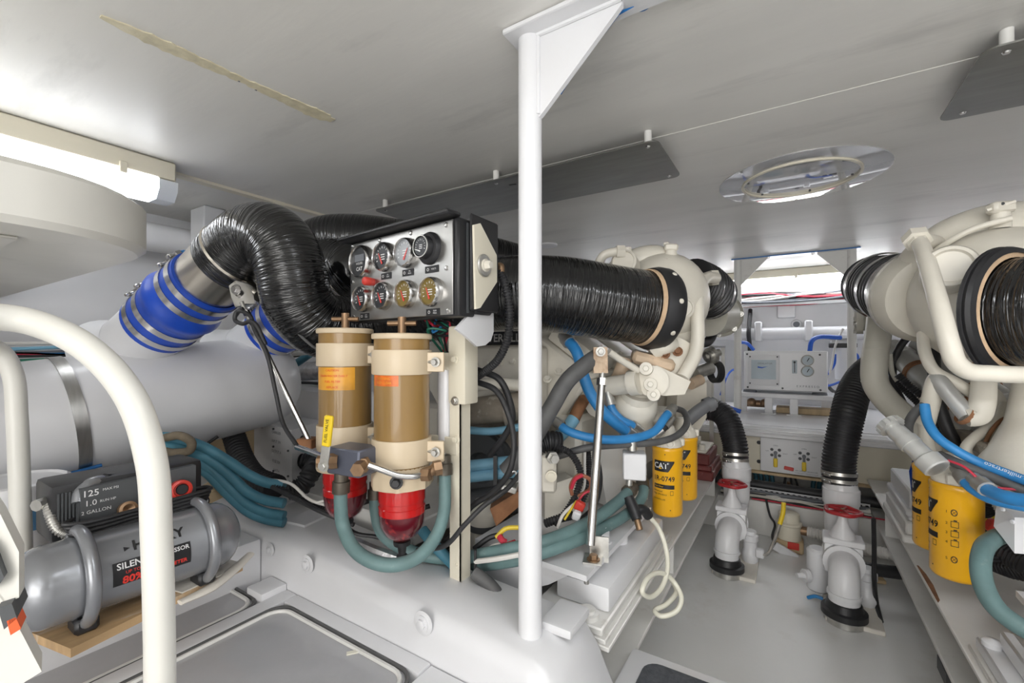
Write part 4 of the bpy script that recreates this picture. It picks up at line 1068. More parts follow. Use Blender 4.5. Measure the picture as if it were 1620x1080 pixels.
# air intake and aft end
ai = pe('air_intake', MB().tube(pts((1092, 448, 1.92), (1112, 456, 1.98), (1128, 470, 2.06)), .105, n=28, corr=(.022, .010)), 'black')
axi = (PD(1128, 470, 2.06) - PD(1092, 448, 1.92)).normalized()
for f in (.35, .8): obj('intake_clamp', MB().ring(PD(1092, 448, 1.92).lerp(PD(1128, 470, 2.06), f), axi, .109, .113, .018, 36), mt['steel'], ai)
ht = pe('heat_exchanger', MB().cyl(PY(1118, 500, 2.35), PY(1139, 497, 2.5), .10, n=28), 'greige')
obj('end_cap', MB().lathe(PY(1137, 498, 2.5), (0, 1, 0), [(0, .115), (.02, .115), (.03, .09), (.03, 0)], 28), mt['greige'], ht)
for k in range(8):
    a = k * PI / 4; p = PY(1137, 498, 2.5) + V((.103 * math.cos(a), -.004, .103 * math.sin(a))); obj('cap_bolt', MB().bolt(p, (0, -1, 0), .009), mt['zinc'], ht)
pe('gear_case', MB().bb(-.86, -.42, 2.35, 2.95, .62, .90, bev=.03), 'cream')
pe('aft_panel', MB().prism([PD(x, y, 2.15) for x, y in ((1072, 612), (1118, 605), (1118, 660), (1095, 700), (1068, 690))], V((-.06, .05, 0))), 'cream')
ft = pe('oil_filler_tube', MB().tube(pts((1084, 668, 1.95), (1105, 650, 1.97), (1120, 640, 1.98)), .028, n=20), 'greymetal')
obj('filler_cap', MB().lathe(PD(1116, 642, 1.98), (.75, .55, .35), [(0, .034), (.03, .034), (.03, .026), (.045, .026), (.045, 0)], 16), mt['greymetal'], ft)
obj('cap_handle', MB().tube(pts((1124, 637, 1.98), (1128, 630, 1.99), (1134, 634, 2.0), (1131, 640, 1.99)), .006, n=8), mt['steel'], ft)
# filter heads (the filters hang from them)
F1 = V((-.40, 1.72, .432)); F2 = V((-.385, 1.93, .435))
for q in (F1, F2): fhead(EL, q.x, q.y, q.z + .2555)
pe('filter_bridge', MB().bb(-.62, -.43, 1.70, 2.0, .77, .80, bev=.008), 'cream')
yfilter('yellow spin-on filter with black CAT panel above the white girder, fully in view', F1.x, F1.y, F1.z, -.16, 'yellow spin-on filters')
yfilter('yellow spin-on filter behind its twin, next to the red-primed engine mount', F2.x, F2.y, F2.z, -.1, 'yellow spin-on filters')

# engine mounts on the left girder
t = thing('engine_mount', 'white stacked engine mount carrying the foot of the leaning steel rod', 'engine mount', (-.50, 1.35, .325), 'engine mounts')
obj('shim_plate', MB().bb(-.62, -.388, 1.035, 1.75, .325, .337, bev=.002), mt['dirtywhite'], t)
obj('base_plate', MB().bb(-.60, -.398, 1.04, 1.73, .337, .358, bev=.004), mt['dirtywhite'], t)
obj('rubber_block', MB().bb(-.56, -.405, 1.11, 1.68, .358, .425, bev=.012, seg=2), mt['white'], t)
for y in (1.072, 1.705): obj('mount_bolt', MB().lathe((-.45, y, .358), (0, 0, 1), [(0, .03), (.012, .03), (.014, .022), (.022, .02), (.022, 0)], 20), mt['dirtywhite'], t)
br = obj('bracket_plate', MB().prism([V((x, y, .456)) for x, y in ((-.82, 1.08), (-.445, 1.055), (-.44, 1.64), (-.655, 1.64), (-.655, 1.38), (-.82, 1.38))], (0, 0, .015)), mt['white'], t)
obj('bracket_web', MB().prism([V((-.82, 1.085, .456)), V((-.49, 1.085, .456)), V((-.57, 1.085, .40)), V((-.69, 1.085, .34)), V((-.82, 1.085, .26))], (0, .20, 0)), mt['white'], t)
obj('spacer', MB().cyl((-.48, 1.4, .425), (-.48, 1.4, .456), .03, n=18), mt['white'], t)
obj('hex_nut', MB().lathe((-.49, 1.27, .471), (0, 0, 1), [(0, .034), (.006, .034), (.006, .026), (.03, .026), (.032, .018), (.045, .018), (.045, 0)], 18), mt['white'], t)
obj('bolt_tip', MB().cyl((-.458, 1.085, .435), (-.458, 1.085, .456), .007, n=10), mt['zinc'], t)
# rod 2
r2 = rod('thick steel rod standing on the white engine mount, bolted under the black duct', PD(953, 588, 1.37), PD(934, 862, 1.215), .0125, None, None)
ft_ = PZ(938, 886, .471)
obj('foot_bracket', MB().box(ft_ + V((0, 0, .003)), (.05, .06, .005), rot=(0, 0, .3)).box(PD(948, 868, 1.235) , (.052, .005, .07), rot=(0, 0, .3)), mt['zinc'], r2)
obj('foot_bolt', MB().bolt(ft_ + V((.004, -.006, .005)), (0, 0, 1), .012), mt['bronze'], r2)
obj('clevis', MB().prism([PD(x, y, 1.36) for x, y in ((939, 549), (961, 549), (962, 590), (939, 590))], V((-.01, .02, 0))), mt['rusty'], r2)
obj('clevis_bolt', MB().bolt(PD(950, 556, 1.355), (.5, -.85, 0), .010), mt['zinc'], r2)

def mount_far(label, x0, x1, y0, y1, m, s, lay):
    t = thing('engine_mount', label, 'engine mount', ((x0 + x1) / 2, (y0 + y1) / 2, .325), 'engine mounts')
    z = .325
    for k, (ins, h, nm, mm) in enumerate(lay):
        obj(nm, MB().bb(x0 + ins, x1 - ins, y0 + ins, y1 - ins, z, z + h, bev=min(.006, h * .3)), mt[mm], t); z += h
    xc, yc = (x0 + x1) / 2, (y0 + y1) / 2
    obj('hex_nut', MB().lathe((xc, yc, z), (0, 0, 1), [(0, .04), (.01, .04), (.01, .027), (.05, .027), (.05, .014), (.12, .014), (.12, 0)], 6), mt['cream' if m != 'oxide' else 'cream'], t)
    obj('washer_boss', MB().lathe((xc + s * .05, y0 + .06, z), (0, 0, 1), [(0, .02), (.03, .018), (.03, 0)], 14), mt['cream'], t)
    return t
mount_far('engine mount half coated in flaking dark red primer beside the ribbed hose', -.60, -.37, 2.62, 2.98, 'oxide', 1, [(0, .05, 'base_plate', 'oxide'), (.008, .03, 'shim_plate', 'oxide'), (.022, .06, 'rubber_block', 'oxide'), (.04, .018, 'top_plate', 'cream')])

# ------------------------------------------------------------------ hoses and cables round the left engine
hose('thick grey-black hose slanting up behind the leaning rod', pts((800, 745, 1.40), (840, 700, 1.38), (872, 645, 1.36), (898, 602, 1.36), (925, 578, 1.37), (950, 560, 1.42)), .026, 'grub', name='rubber_hose', ends=False)
hose('bright blue hose sagging in front of the pump body to the filter head', pts((876, 664, 1.50), (900, 682, 1.46), (945, 694, 1.44), (1000, 693, 1.48), (1035, 682, 1.52), (1052, 660, 1.56), (1064, 646, 1.60)), .0145, 'bhose', name='blue_hose', em='zinc')
hose('bright blue hose dropping from the duct underside beside the pump body', pts((893, 532, 1.62), (912, 556, 1.56), (922, 590, 1.54), (934, 622, 1.54), (955, 652, 1.54), (985, 678, 1.56), (1000, 690, 1.58)), .020, 'bhose', name='blue_hose', em='zinc')
hose('second bright blue hose curving down from behind the raw-water pipe', pts((962, 626, 1.60), (968, 648, 1.58), (982, 664, 1.575), (998, 672, 1.58), (1010, 680, 1.6)), .016, 'bhose', name='blue_hose', em='zinc')
hose('long black hose circling behind the yellow filter tops', pts((880, 722, 1.48), (930, 708, 1.46), (985, 703, 1.48), (1040, 699, 1.52), (1072, 688, 1.58), (1087, 668, 1.66), (1080, 650, 1.74), (1064, 645, 1.78)), .012, 'grub', name='rubber_hose', ends=False)
hose('short braided black hose at the filter head under blue hose', pts((1035, 690, 1.6), (1050, 678, 1.6), (1062, 664, 1.62)), .011, 'rubber', name='braided_hose', em='zinc')
hose('teal hose running from under the canisters to the white junction box', pts((595, 768, 1.30), (595, 806, 1.29), (605, 842, 1.28), (640, 868, 1.28), (690, 881, 1.285), (738, 881, 1.28), (775, 875, 1.23), (810, 868, 1.205), (850, 860, 1.20), (900, 842, 1.25), (945, 818, 1.34), (980, 792, 1.43), (1000, 772, 1.51)), .0185, 'teal')
hose('lower teal hose strapped beneath the upper one, ending by the filter', pts((650, 888, 1.34), (700, 894, 1.335), (738, 895, 1.33), (765, 893, 1.275), (795, 889, 1.215), (830, 882, 1.185), (900, 859, 1.23), (960, 832, 1.355), (1000, 806, 1.47), (1018, 780, 1.55), (1016, 758, 1.6)), .0175, 'teal')
hose('teal-blue hose sloping down behind the red bowl', pts((668, 838, 1.30), (690, 865, 1.27), (720, 895, 1.27)), .016, 'tealblue', ends=False)
hose('pale grey-green hose end at the foot of the bracket post', pts((750, 905, 1.20), (775, 925, 1.18), (795, 950, 1.16)), .017, 'grub', ends=False)
t = thing('pipe_pair', 'two pale blue pipes tied together behind the bracket post', 'pipes', PD(790, 740, 1.5))
for k in (0, 1): obj('pipe', MB().tube(pts((700, 741 + 18 * k, 1.52), (760, 735 + 17 * k, 1.5), (822, 728 + 17 * k, 1.48)), .0195, n=16), mt['bhose2'], t)
obj('cable_tie', MB().box(PD(784, 742, 1.455), (.012, .03, .095), rot=(0, 0, .5)), mt['black'], t)
hose('dark blue hose crossing behind the bracket post', pts((735, 680, 1.6), (780, 682, 1.58), (830, 674, 1.56)), .014, 'bhose2', name='blue_hose', ends=False)
hose('pale blue pipe joined to a rusty stub under raw-water pipe', pts((878, 696, 1.56), (895, 680, 1.56), (908, 662, 1.58)), .0225, 'bhose2', name='blue_pipe', ends=False)
hose('rusty elbow stub above pale blue pipe', pts((908, 662, 1.58), (916, 645, 1.60), (924, 632, 1.64)), .022, 'rust', name='rusty_pipe', ends=False, cat='pipe')
t = thing('ribbed_conduit', 'black ribbed conduit end emerging from behind the pillar', 'conduit', PD(850, 705, 1.42))
obj('conduit', MB().tube(pts((834, 712, 1.46), (850, 703, 1.46), (868, 698, 1.46), (884, 700, 1.47)), .033, n=18, corr=(.012, .006)), mt['rubber'], t)
cab = [('black cable bowing out of the bracket post toward the pillar', ((752, 603, 1.30), (785, 618, 1.26), (806, 660, 1.24), (813, 705, 1.22), (806, 745, 1.22), (780, 778, 1.25), (745, 802, 1.28), (712, 850, 1.32), (690, 868, 1.35)), .0085),
       ('second black cable looping behind the first by the post', ((755, 585, 1.36), (790, 600, 1.33), (808, 640, 1.32), (810, 665, 1.33), (798, 690, 1.35), (775, 720, 1.38)), .010),
       ('thin black cable crossing in front of bracket post foot', ((830, 740, 1.17), (800, 775, 1.12), (765, 800, 1.1), (735, 830, 1.1), (705, 862, 1.12), (660, 870, 1.16)), .0065)]
for lb, P, r in cab: one('black_cable', lb, 'cable', MB().tube(pts(*P), r, n=10, sub=8), mt['rubber'])
one('rusty_bracket', 'rust brown angle bracket behind bracket post', 'bracket', MB().prism(pts((775, 805, 1.35), (828, 772, 1.42), (828, 795, 1.42), (785, 832, 1.35)), V((-.03, .05, 0))), mt['rust'])
t = thing('fuel_pump', 'cream fuel pump canister low behind the bracket post', 'pump', PD(762, 880, 1.4))
obj('body', MB().lathe(PD(765, 880, 1.56), (0, 0, 1), [(0, 0), (0, .05), (.16, .05), (.17, .04), (.2, .03), (.2, 0)], 24), mt['cream'], t)
obj('clamp', MB().ring(PD(765, 835, 1.56), (0, 0, 1), .0505, .054, .02), mt['darkgrey'], t)
t = thing('solenoid_valve', 'cream solenoid valve with brass union beside the pillar', 'valve', PD(868, 790, 1.42))
obj('body', MB().box(PD(868, 748, 1.42), (.05, .04, .12), rot=(0, 0, .4), bev=.008), mt['cream'], t)
obj('union', MB().lathe(PD(872, 722, 1.40), (.6, -.6, 0), [(0, .02), (.02, .02), (.02, .014), (.04, .014), (.04, 0)], 6), mt['zinc'], t)
obj('dial', MB().lathe(PD(872, 752, 1.39), (.45, -.85, 0), [(0, .018), (.008, .018), (.008, .012), (.012, .012), (.012, 0)], 20), mt['cream_clean'], t)
t = thing('junction_box', 'small white junction box hanging under long black hose', 'box', PD(1002, 755, 1.48))
obj('box', MB().box(PD(1003, 735, 1.50), (.075, .07, .088), rot=(0, 0, .35), bev=.004), mt['white'], t)
obj('cable_gland', MB().cyl(PD(1000, 712, 1.49), PD(1000, 696, 1.49), .016, n=10), mt['zinc'], t)
obj('cable_gland', MB().cyl(PD(996, 756, 1.49), PD(995, 768, 1.49), .012, n=10), mt['zinc'], t)
# wiring looms
def loom(name, label, wires, base):
    t = thing(name, label, 'wires', base)
    for mm, r, P in wires: obj('wire', MB().tube(pts(*P), r, n=8, sub=6, corr=(.008, .003) if mm == 'rubber' and r > .008 else None), mt[mm], t)
    return t
loom('wire_loom', 'black wiring loom with copper loop and red connector beside the leaning rod',
     [('rubber', .010, ((868, 705, 1.46), (900, 715, 1.42), (918, 745, 1.38), (912, 780, 1.37), (895, 810, 1.36), (876, 828, 1.36))),
      ('rubber', .009, ((930, 712, 1.5), (932, 740, 1.46), (928, 775, 1.42), (918, 800, 1.4))),
      ('wirewhite', .0045, ((926, 690, 1.5), (925, 730, 1.45), (924, 770, 1.40), (915, 785, 1.36))),
      ('wirecopper', .006, ((905, 782, 1.36), (903, 768, 1.35), (915, 752, 1.34), (932, 757, 1.34), (934, 772, 1.35), (915, 785, 1.36))),
      ('wirered', .006, ((904, 772, 1.345), (910, 758, 1.335), (922, 751, 1.335))),
      ('wirewhite', .005, ((882, 835, 1.3), (890, 815, 1.31), (905, 800, 1.33), (918, 790, 1.34))),
      ('wireyellow', .0035, ((893, 822, 1.31), (903, 806, 1.32), (912, 792, 1.33))),
      ('wirered', .0035, ((915, 792, 1.33), (925, 780, 1.33), (938, 775, 1.33))),
      ('rubber', .012, ((862, 828, 1.34), (885, 820, 1.33), (905, 815, 1.36))),
      ('rubber', .008, ((945, 720, 1.55), (950, 760, 1.5), (940, 800, 1.45), (915, 825, 1.4)))], PD(900, 845, 1.35))
one('red_connector', 'small red plug connector on the loom by the leaning rod', 'connector', MB().box(PD(917, 800, 1.31), (.03, .018, .03), rot=(.3, .4, .3), bev=.004), mt['redplastic'])
one('white_connector', 'small white plug connector below red connector', 'connector', MB().box(PD(912, 815, 1.30), (.024, .018, .03), rot=(.3, .3, .3), bev=.004), mt['white'])
loom('wire_loom', 'yellow, red and white wires behind the pillar foot',
     [('wireyellow', .0065, ((785, 850, 1.26), (800, 836, 1.26), (825, 834, 1.26))), ('wirered', .0055, ((798, 862, 1.24), (815, 856, 1.23))),
      ('wirewhite', .0055, ((765, 872, 1.25), (785, 862, 1.24), (800, 860, 1.24))), ('rubber', .008, ((750, 868, 1.3), (775, 850, 1.3), (795, 845, 1.3))),
      ('wirewhite', .0045, ((755, 890, 1.24), (780, 880, 1.24), (820, 868, 1.22), (838, 855, 1.22))), ('wirered', .009, ((790, 848, 1.25), (795, 855, 1.24), (800, 858, 1.24)))], PD(790, 870, 1.25))
loom('wire_loom', 'black cable tangle lying behind the canisters on the beam',
     [('rubber', .007, ((430, 770, 1.45), (470, 790, 1.42), (510, 810, 1.38), (560, 830, 1.36))), ('wirewhite', .005, ((425, 758, 1.5), (460, 765, 1.46), (490, 790, 1.42), (520, 800, 1.4))),
      ('rubber', .009, ((410, 752, 1.5), (460, 782, 1.45), (500, 800, 1.42), (540, 812, 1.4))), ('rubber', .006, ((520, 800, 1.35), (560, 842, 1.3), (600, 850, 1.3), (640, 870, 1.28))),
      ('wirewhite', .004, ((500, 795, 1.38), (530, 790, 1.38), (550, 810, 1.36))), ('tealblue', .008, ((520, 770, 1.45), (530, 800, 1.42), (560, 810, 1.4))),
      ('rubber', .008, ((560, 800, 1.4), (600, 790, 1.38), (640, 810, 1.38), (680, 800, 1.4))), ('foil', .014, ((560, 855, 1.32), (600, 872, 1.28), (650, 890, 1.26)))], PD(500, 830, 1.4))
# nozzle and cream tubing
t = thing('hose_nozzle', 'black hose grip with copper tip resting on the engine mount', 'nozzle', PD(1012, 838, 1.4))
obj('grip', MB().tube(pts((994, 786, 1.43), (1002, 805, 1.41), (1008, 822, 1.39)), [.017, .019, .016], n=14), mt['black'], t)
obj('tip', MB().cyl(PD(1008, 822, 1.39), PD(1012, 838, 1.375), .010, n=12), mt['bronze'], t)
obj('bend', MB().tube(pts((1002, 808, 1.42), (1018, 806, 1.43), (1026, 816, 1.44)), .016, n=12), mt['black'], t)
one('clear_tubing', 'coil of cream clear tubing hanging over the white girder edge', 'tubing', MB().tube(pts((1026, 815, 1.44), (1042, 835, 1.45), (1053, 865, 1.43), (1056, 900, 1.39), (1046, 930, 1.35), (1028, 944, 1.31), (1016, 935, 1.29), (1024, 915, 1.32), (1046, 906, 1.37), (1066, 920, 1.39), (1078, 945, 1.36), (1070, 966, 1.34), (1045, 974, 1.34), (1036, 966, 1.36), (1055, 955, 1.38), (1070, 935, 1.41), (1062, 915, 1.45)), .0075, n=12, sub=8), mt['tubing'])

# grimy castings behind the bracket post
pe('oil_cooler', MB().cyl(PD(740, 652, 1.66), PD(835, 640, 1.58), .052, n=22), 'grime_shade')
pe('cooler_flange', MB().lathe(PD(800, 645, 1.60), (.9, .4, .05), [(0, .05), (0, .066), (.014, .066), (.014, .05)], 24), 'grime_shade')
pe('water_rail', MB().tube(pts((738, 612, 1.62), (790, 606, 1.58), (840, 612, 1.56)), .022, n=14), 'cream')
pe('starter_body', MB().cyl(PD(738, 800, 1.68), PD(842, 782, 1.60), .055, n=22), 'darkgrey')
pe('starter_nose', MB().cyl(PD(842, 782, 1.60), PD(880, 776, 1.57), .04, n=20), 'zinc')
pe('lower_casting', MB().box(PD(800, 850, 1.66), (.16, .10, .12), rot=(0, 0, .5), bev=.02), 'grime_shade')
for k, (px, py) in enumerate(((752, 578), (772, 575), (792, 573), (812, 571))): pe('cover_bolt', MB().bolt(PY(px, py, 1.438), (0, -1, 0), .010), 'cream')
for q in ((866, 600, 1.66), (884, 588, 1.68), (902, 576, 1.70), (872, 632, 1.62)): pe('head_bolt', MB().bolt(PD(*q), (.3, -.7, .6), .011), 'cream')

# fittings at the aft end of the left engine
pe('aft_fitting', MB().cyl(PD(1098, 590, 2.2), PD(1124, 582, 2.25), .032, n=16), 'zinc')
pe('aft_fitting', MB().lathe(PD(1118, 565, 2.25), (.6, .7, .3), [(0, .03), (.02, .03), (.02, .045), (.04, .045), (.04, .02), (.08, .02), (.08, 0)], 12), 'zinc')
pe('aft_ring', MB().ring(PD(1128, 588, 2.3), (.75, .65, 0), .04, .058, .03, 24), 'black')
pe('aft_hose', MB().tube(pts((1128, 500, 2.3), (1128, 525, 2.28), (1120, 540, 2.25), (1105, 542, 2.2)), .024, n=14), 'rubber')
pe('rusty_union', MB().cyl(PD(1092, 608, 2.1), PD(1108, 600, 2.14), .026, n=12), 'rusty')

one('white_cable', 'white-grey cable lying between the two teal hoses', 'cable', MB().tube(pts((752, 888, 1.215), (790, 883, 1.17), (830, 875, 1.155), (852, 868, 1.155)), .007, n=8), mt['wirewhite'])
t = thing('toggle_latch', 'zinc toggle latch sitting on the rust brown angle bracket', 'latch', PD(806, 775, 1.33))
obj('base', MB().box(PD(806, 768, 1.34), (.05, .05, .02), rot=(.2, .3, .5), bev=.004), mt['zinc'], t)
obj('bail', MB().tube(pts((796, 772, 1.32), (800, 752, 1.32), (815, 746, 1.33), (818, 762, 1.33)), .004, n=8), mt['steel'], t)
one('hose_strap', 'black strap tying the teal hoses beside the bracket post', 'strap', MB().box(PD(752, 890, 1.215), (.008, .012, .075), rot=(0, 0, .6), bev=.002), mt['black'])
# ------------------------------------------------------------------ right (starboard) engine
ER = thing('marine_engine', 'cream marine diesel engine with tan-wrapped duct collar and grey filler pipe', 'engine', (1.02, 2.3, .30), 'twin diesel engines')
def qe(name, mb, m, par=None, **k): return obj(name, mb, mt[m], par or ER, **k)
qe('block', MB().bb(.72, 1.5, 1.45, 3.1, .42, .80, bev=.02), 'grime_shade')  # darkness behind the tubes put into the block's colour
qe('oil_pan', MB().bb(.75, 1.4, 1.5, 3.05, .12, .42, bev=.03), 'cream')
for s, x in ((-1, .92), (1, 1.38)):
    hb = qe('cylinder_head', MB().box((x, 2.3, .90), (.24, 1.55, .22), rot=(0, s * .62, 0), bev=.012), 'cream')
qe('aftercooler', MB().bb(.86, 1.22, 1.5, 2.95, .98, 1.15, bev=.015), 'cream')
# turbo housing
tb = V((.47, 1.74, 1.19))
tu_ = qe('turbo_housing', MB().ball(tb, (.185, .19, .19), 36, 20), 'cream', sharp=80)
obj('volute', MB().tube([PD(1440, 480, 1.42), PD(1462, 425, 1.38), PD(1510, 392, 1.32), PD(1560, 376, 1.28), PD(1620, 372, 1.24), PD(1700, 378, 1.2)], [.05, .075, .088, .092, .092, .09], n=26, sub=8), mt['cream'], tu_, sharp=80)
cb = PD(1505, 420, 1.10); dirc = (V((-.12, -1, .10))).normalized()
obj('round_cover', MB().lathe(cb - dirc * .10, dirc, [(0, .055), (.09, .055), (.098, .050), (.10, .042), (.094, .040), (.092, .038), (.092, 0)], 36), mt['cream'], tu_)
obj('casting_rib', MB().tube(pts((1472, 402, 1.27), (1500, 383, 1.22), (1540, 362, 1.18), (1600, 345, 1.14)), .008, n=10), mt['cream'], tu_)
nk = PD(1583, 362, 1.18)
fn_ = obj('filler_neck', MB().lathe(nk, (0, 0, 1), [(0, .022), (.042, .019), (.042, 0)], 18), mt['cream'], tu_)
obj('filler_cap', MB().box(nk + V((0, 0, .056)), (.055, .034, .030), rot=(0, -.06, .5), bev=.006), mt['cream'], fn_)
obj('cap_lever', MB().beam(nk + V((-.03, -.016, .05)), nk + V((.024, -.012, .066)), .006, .006), mt['cream'], fn_)
obj('cap_pin', MB().cyl(nk + V((-.002, -.022, .062)), nk + V((-.002, -.01, .062)), .004, n=10), mt['ink'], fn_)
# duct collar and duct
ec = V((.425, 1.50, 1.135)); ax = V((-.72, .69, 0)).normalized()  # axis pointing from duct into turbo
co = qe('duct_collar', MB().lathe(ec - ax * .02, ax, [(0, .138), (.004, .150), (.012, .154), (.02, .152), (.04, .128), (.05, .09)], 48), 'black')
obj('collar_wrap', MB().lathe(ec - ax * .020, ax, [(0, .127), (.003, .138), (.009, .145), (.016, .147), (.018, .130)], 48), mt['tan'], co)
obj('collar_wrap', MB().lathe(ec - ax * .004, ax, [(0, .146), (.004, .155), (.009, .156), (.014, .150)], 48), mt['rubber'], co)
dR = [ec + ax * .0, ec - ax * .07, ec - ax * .18 + V((0, .005, 0)), ec - ax * .32 + V((.01, .03, 0)), ec + V((.42, -.20, .01)), ec + V((.70, -.16, .03))]
t = thing('exhaust_duct', 'black tape-wrapped exhaust duct with tan woven collar', 'duct', dR[3] - V((0, 0, .13)), 'tape-wrapped ducts')
obj('wrapped_tube', MB().tube(dR, [.122, .127, .127, .127, .128, .128], n=40, sub=10), mt['wrap'], t, sharp=80)
# air intake, left of the turbo
a0, a1 = PD(1380, 448, 1.80), PD(1446, 462, 1.48)
ai = qe('air_intake', MB().tube([a0, a0.lerp(a1, .5), a1], [.104, .114, .120], n=32, corr=(.030, .012)), 'black')
axi = (a1 - a0).normalized()
for f in (.28, .62, .9): obj('intake_clamp', MB().ring(a0.lerp(a1, f), axi, .121, .126, .024, 40), mt['steel'], ai)
obj('intake_trim', MB().ring(a1, axi, .112, .134, .03, 40, bev=.006), mt['black'], ai)
qe('intake_cone', MB().lathe(a1 + axi * .01, axi, [(0, .10), (0, .122), (.04, .138), (.09, .15), (.14, .13), (.16, .02)], 40), 'cream')
qe('v_band', MB().ring(a1 + axi * .055, axi, .14, .15, .02, 40), 'zinc')
# heat exchanger end with bolted cap
hc = PD(1362, 496, 1.86)
hv = V((-.25, 1, 0)).normalized(); hv = V((-1, .1, 0)).normalized()
hx_ = qe('heat_exchanger', MB().cyl(hc, hc - hv * .35, .072, n=30), 'greige')
obj('end_cap', MB().lathe(hc - hv * .008, hv, [(0, .085), (.022, .085), (.03, .072), (.03, 0)], 30), mt['greige'], hx_)
for k in range(8):
    a = k * PI / 4 + .2; u_, v_, _ = basis(hv); obj('cap_bolt', MB().bolt(hc + hv * .014 + (u_ * math.cos(a) + v_ * math.sin(a)) * .077, hv, .009), mt['zinc'], hx_)
# large pipe run
gp = qe('water_pipe', MB().tube(pts((1393, 492, 1.70), (1389, 530, 1.68), (1383, 575, 1.66), (1385, 606, 1.64), (1402, 632, 1.60), (1440, 667, 1.52), (1475, 700, 1.46)), .041, n=24, sub=8), 'greige')
obj('rubber_collar', MB().lathe(PD(1394, 500, 1.69), (.02, .02, 1), [(0, .0415), (0, .046), (.035, .047), (.035, .0415)], 24), mt['oxide'], gp)
obj('hose_clamp', MB().ring(PD(1394, 496, 1.69), (.02, .02, 1), .047, .049, .012, 24), mt['zinc'], gp)
for q in ((1387, 552), (1384, 604)): obj('pipe_joint', MB().ring(PD(q[0], q[1], 1.665), (-.05, 0, 1), .041, .0425, .004, 24), mt['greige'], gp)
# coolant pipes in front of the turbo
pa = qe('coolant_pipe', MB().tube(pts((1452, 378, 1.24), (1460, 395, 1.18), (1474, 440, 1.08), (1490, 500, 1.0), (1503, 548, .97), (1512, 572, .97), (1532, 587, .97), (1570, 591, .96), (1630, 593, .94), (1700, 596, .92)), .0185, n=20, sub=8), 'cream')
obj('pipe_nut', MB().lathe(PD(1449, 374, 1.245), (PD(1470, 425, 1.15) - PD(1452, 378, 1.24)).normalized(), [(0, 0), (0, .033), (.026, .033), (.028, .024), (.04, .024), (.04, 0)], 6), mt['cream'], pa)
obj('elbow_fitting', MB().tube(pts((1452, 380, 1.25), (1472, 384, 1.28), (1490, 390, 1.32)), .024, n=14), mt['cream'], pa)
for q in ((1458, 392), (1467, 399)): obj('rust_spot', MB().ball(PD(q[0], q[1], 1.18), .004, 8, 6), mt['rust'], pa)
qe('coolant_pipe', MB().tube(pts((1460, 528, 1.28), (1464, 560, 1.24), (1478, 586, 1.22), (1510, 604, 1.20), (1545, 626, 1.18)), .0145, n=16, sub=8), 'cream')
# vertical riser with flange and elbow
vp = qe('riser_pipe', MB().tube(pts((1556, 580, 1.16), (1556, 612, 1.15), (1553, 640, 1.14), (1546, 657, 1.14), (1528, 660, 1.15)), [.024, .025, .026, .026, .024], n=20, sub=6), 'cream')
obj('flange', MB().lathe(PD(1557, 584, 1.16), (0, 0, 1), [(0, .028), (.004, .036), (.016, .036), (.02, .03), (.03, .03), (.032, .024)], 24), mt['cream'], vp)
obj('rust_band', MB().lathe(PD(1557, 578, 1.16), (0, 0, 1), [(0, .0365), (.004, .0372), (.008, .0365)], 24), mt['rust'], vp)
obj('elbow_rust', MB().lathe(PD(1531, 659, 1.15), (-.75, -.2, .55), [(0, .026), (.006, .027), (.012, .025)], 20), mt['rust'], vp)
qe('silver_tube', MB().tube(pts((1531, 658, 1.15), (1508, 630, 1.18), (1486, 603, 1.21), (1482, 598, 1.22)), .0205, n=20), 'silver')
qe('bend_tube', MB().tube(pts((1486, 596, 1.22), (1480, 606, 1.22), (1473, 632, 1.24), (1464, 668, 1.27)), .022, n=18), 'cream')
qe('bend_tube', MB().tube(pts((1464, 668, 1.27), (1466, 700, 1.27), (1475, 735, 1.26)), .017, n=16), 'cream')
# silvery manifold tubes along the bank
for a, b, r in (((1412, 552, 1.86), (1585, 705, 1.30), .044), ((1455, 545, 1.80), (1610, 650, 1.36), .038)):
    P0, P1 = PD(*a), PD(*b); mo = qe('manifold_tube', MB().cyl(P0, P1, r, n=24), 'silver'); dv = (P1 - P0).normalized(); L = (P1 - P0).length
    for f in (.12, .3, .5, .7, .88):
        obj('joint_ring', MB().ring(P0 + dv * L * f, dv, r, r + .006, .02, 24), mt['rust' if f in (.3, .7) else 'silver'], mo)
qe('injector_rail', MB().beam(PD(1440, 600, 1.75), PD(1560, 700, 1.38), .06, .05, bev=.008), 'cream')
qe('drain_pipe', MB().tube(pts((1592, 640, 1.24), (1578, 668, 1.22), (1545, 690, 1.22), (1528, 710, 1.22), (1535, 725, 1.22), (1560, 742, 1.24)), .013, n=14, sub=8), 'cream')
qe('drain_pipe', MB().tube(pts((1548, 610, 1.35), (1572, 622, 1.3), (1582, 640, 1.28), (1575, 660, 1.28)), .016, n=14), 'cream')
# big riser cone at the edge
rc_ = qe('riser_cone', MB().lathe(PD(1645, 745, 1.10), (.02, .05, 1), [(0, .115), (.02, .105), (.06, .085), (.12, .062), (.2, .05), (.34, .048)], 36), 'cream', sharp=70)
obj('flange', MB().prism([PD(x, y, 1.20) for x, y in ((1556, 780), (1552, 730), (1562, 690), (1585, 662), (1612, 655), (1660, 690), (1660, 780))], V((.0, .012, 0))), mt['cream'], rc_)
obj('flange_rust', MB().tube([PD(x, y, 1.195) for x, y in ((1556, 775), (1553, 730), (1563, 691), (1585, 664), (1612, 657))], .005, n=8), mt['rust'], rc_)
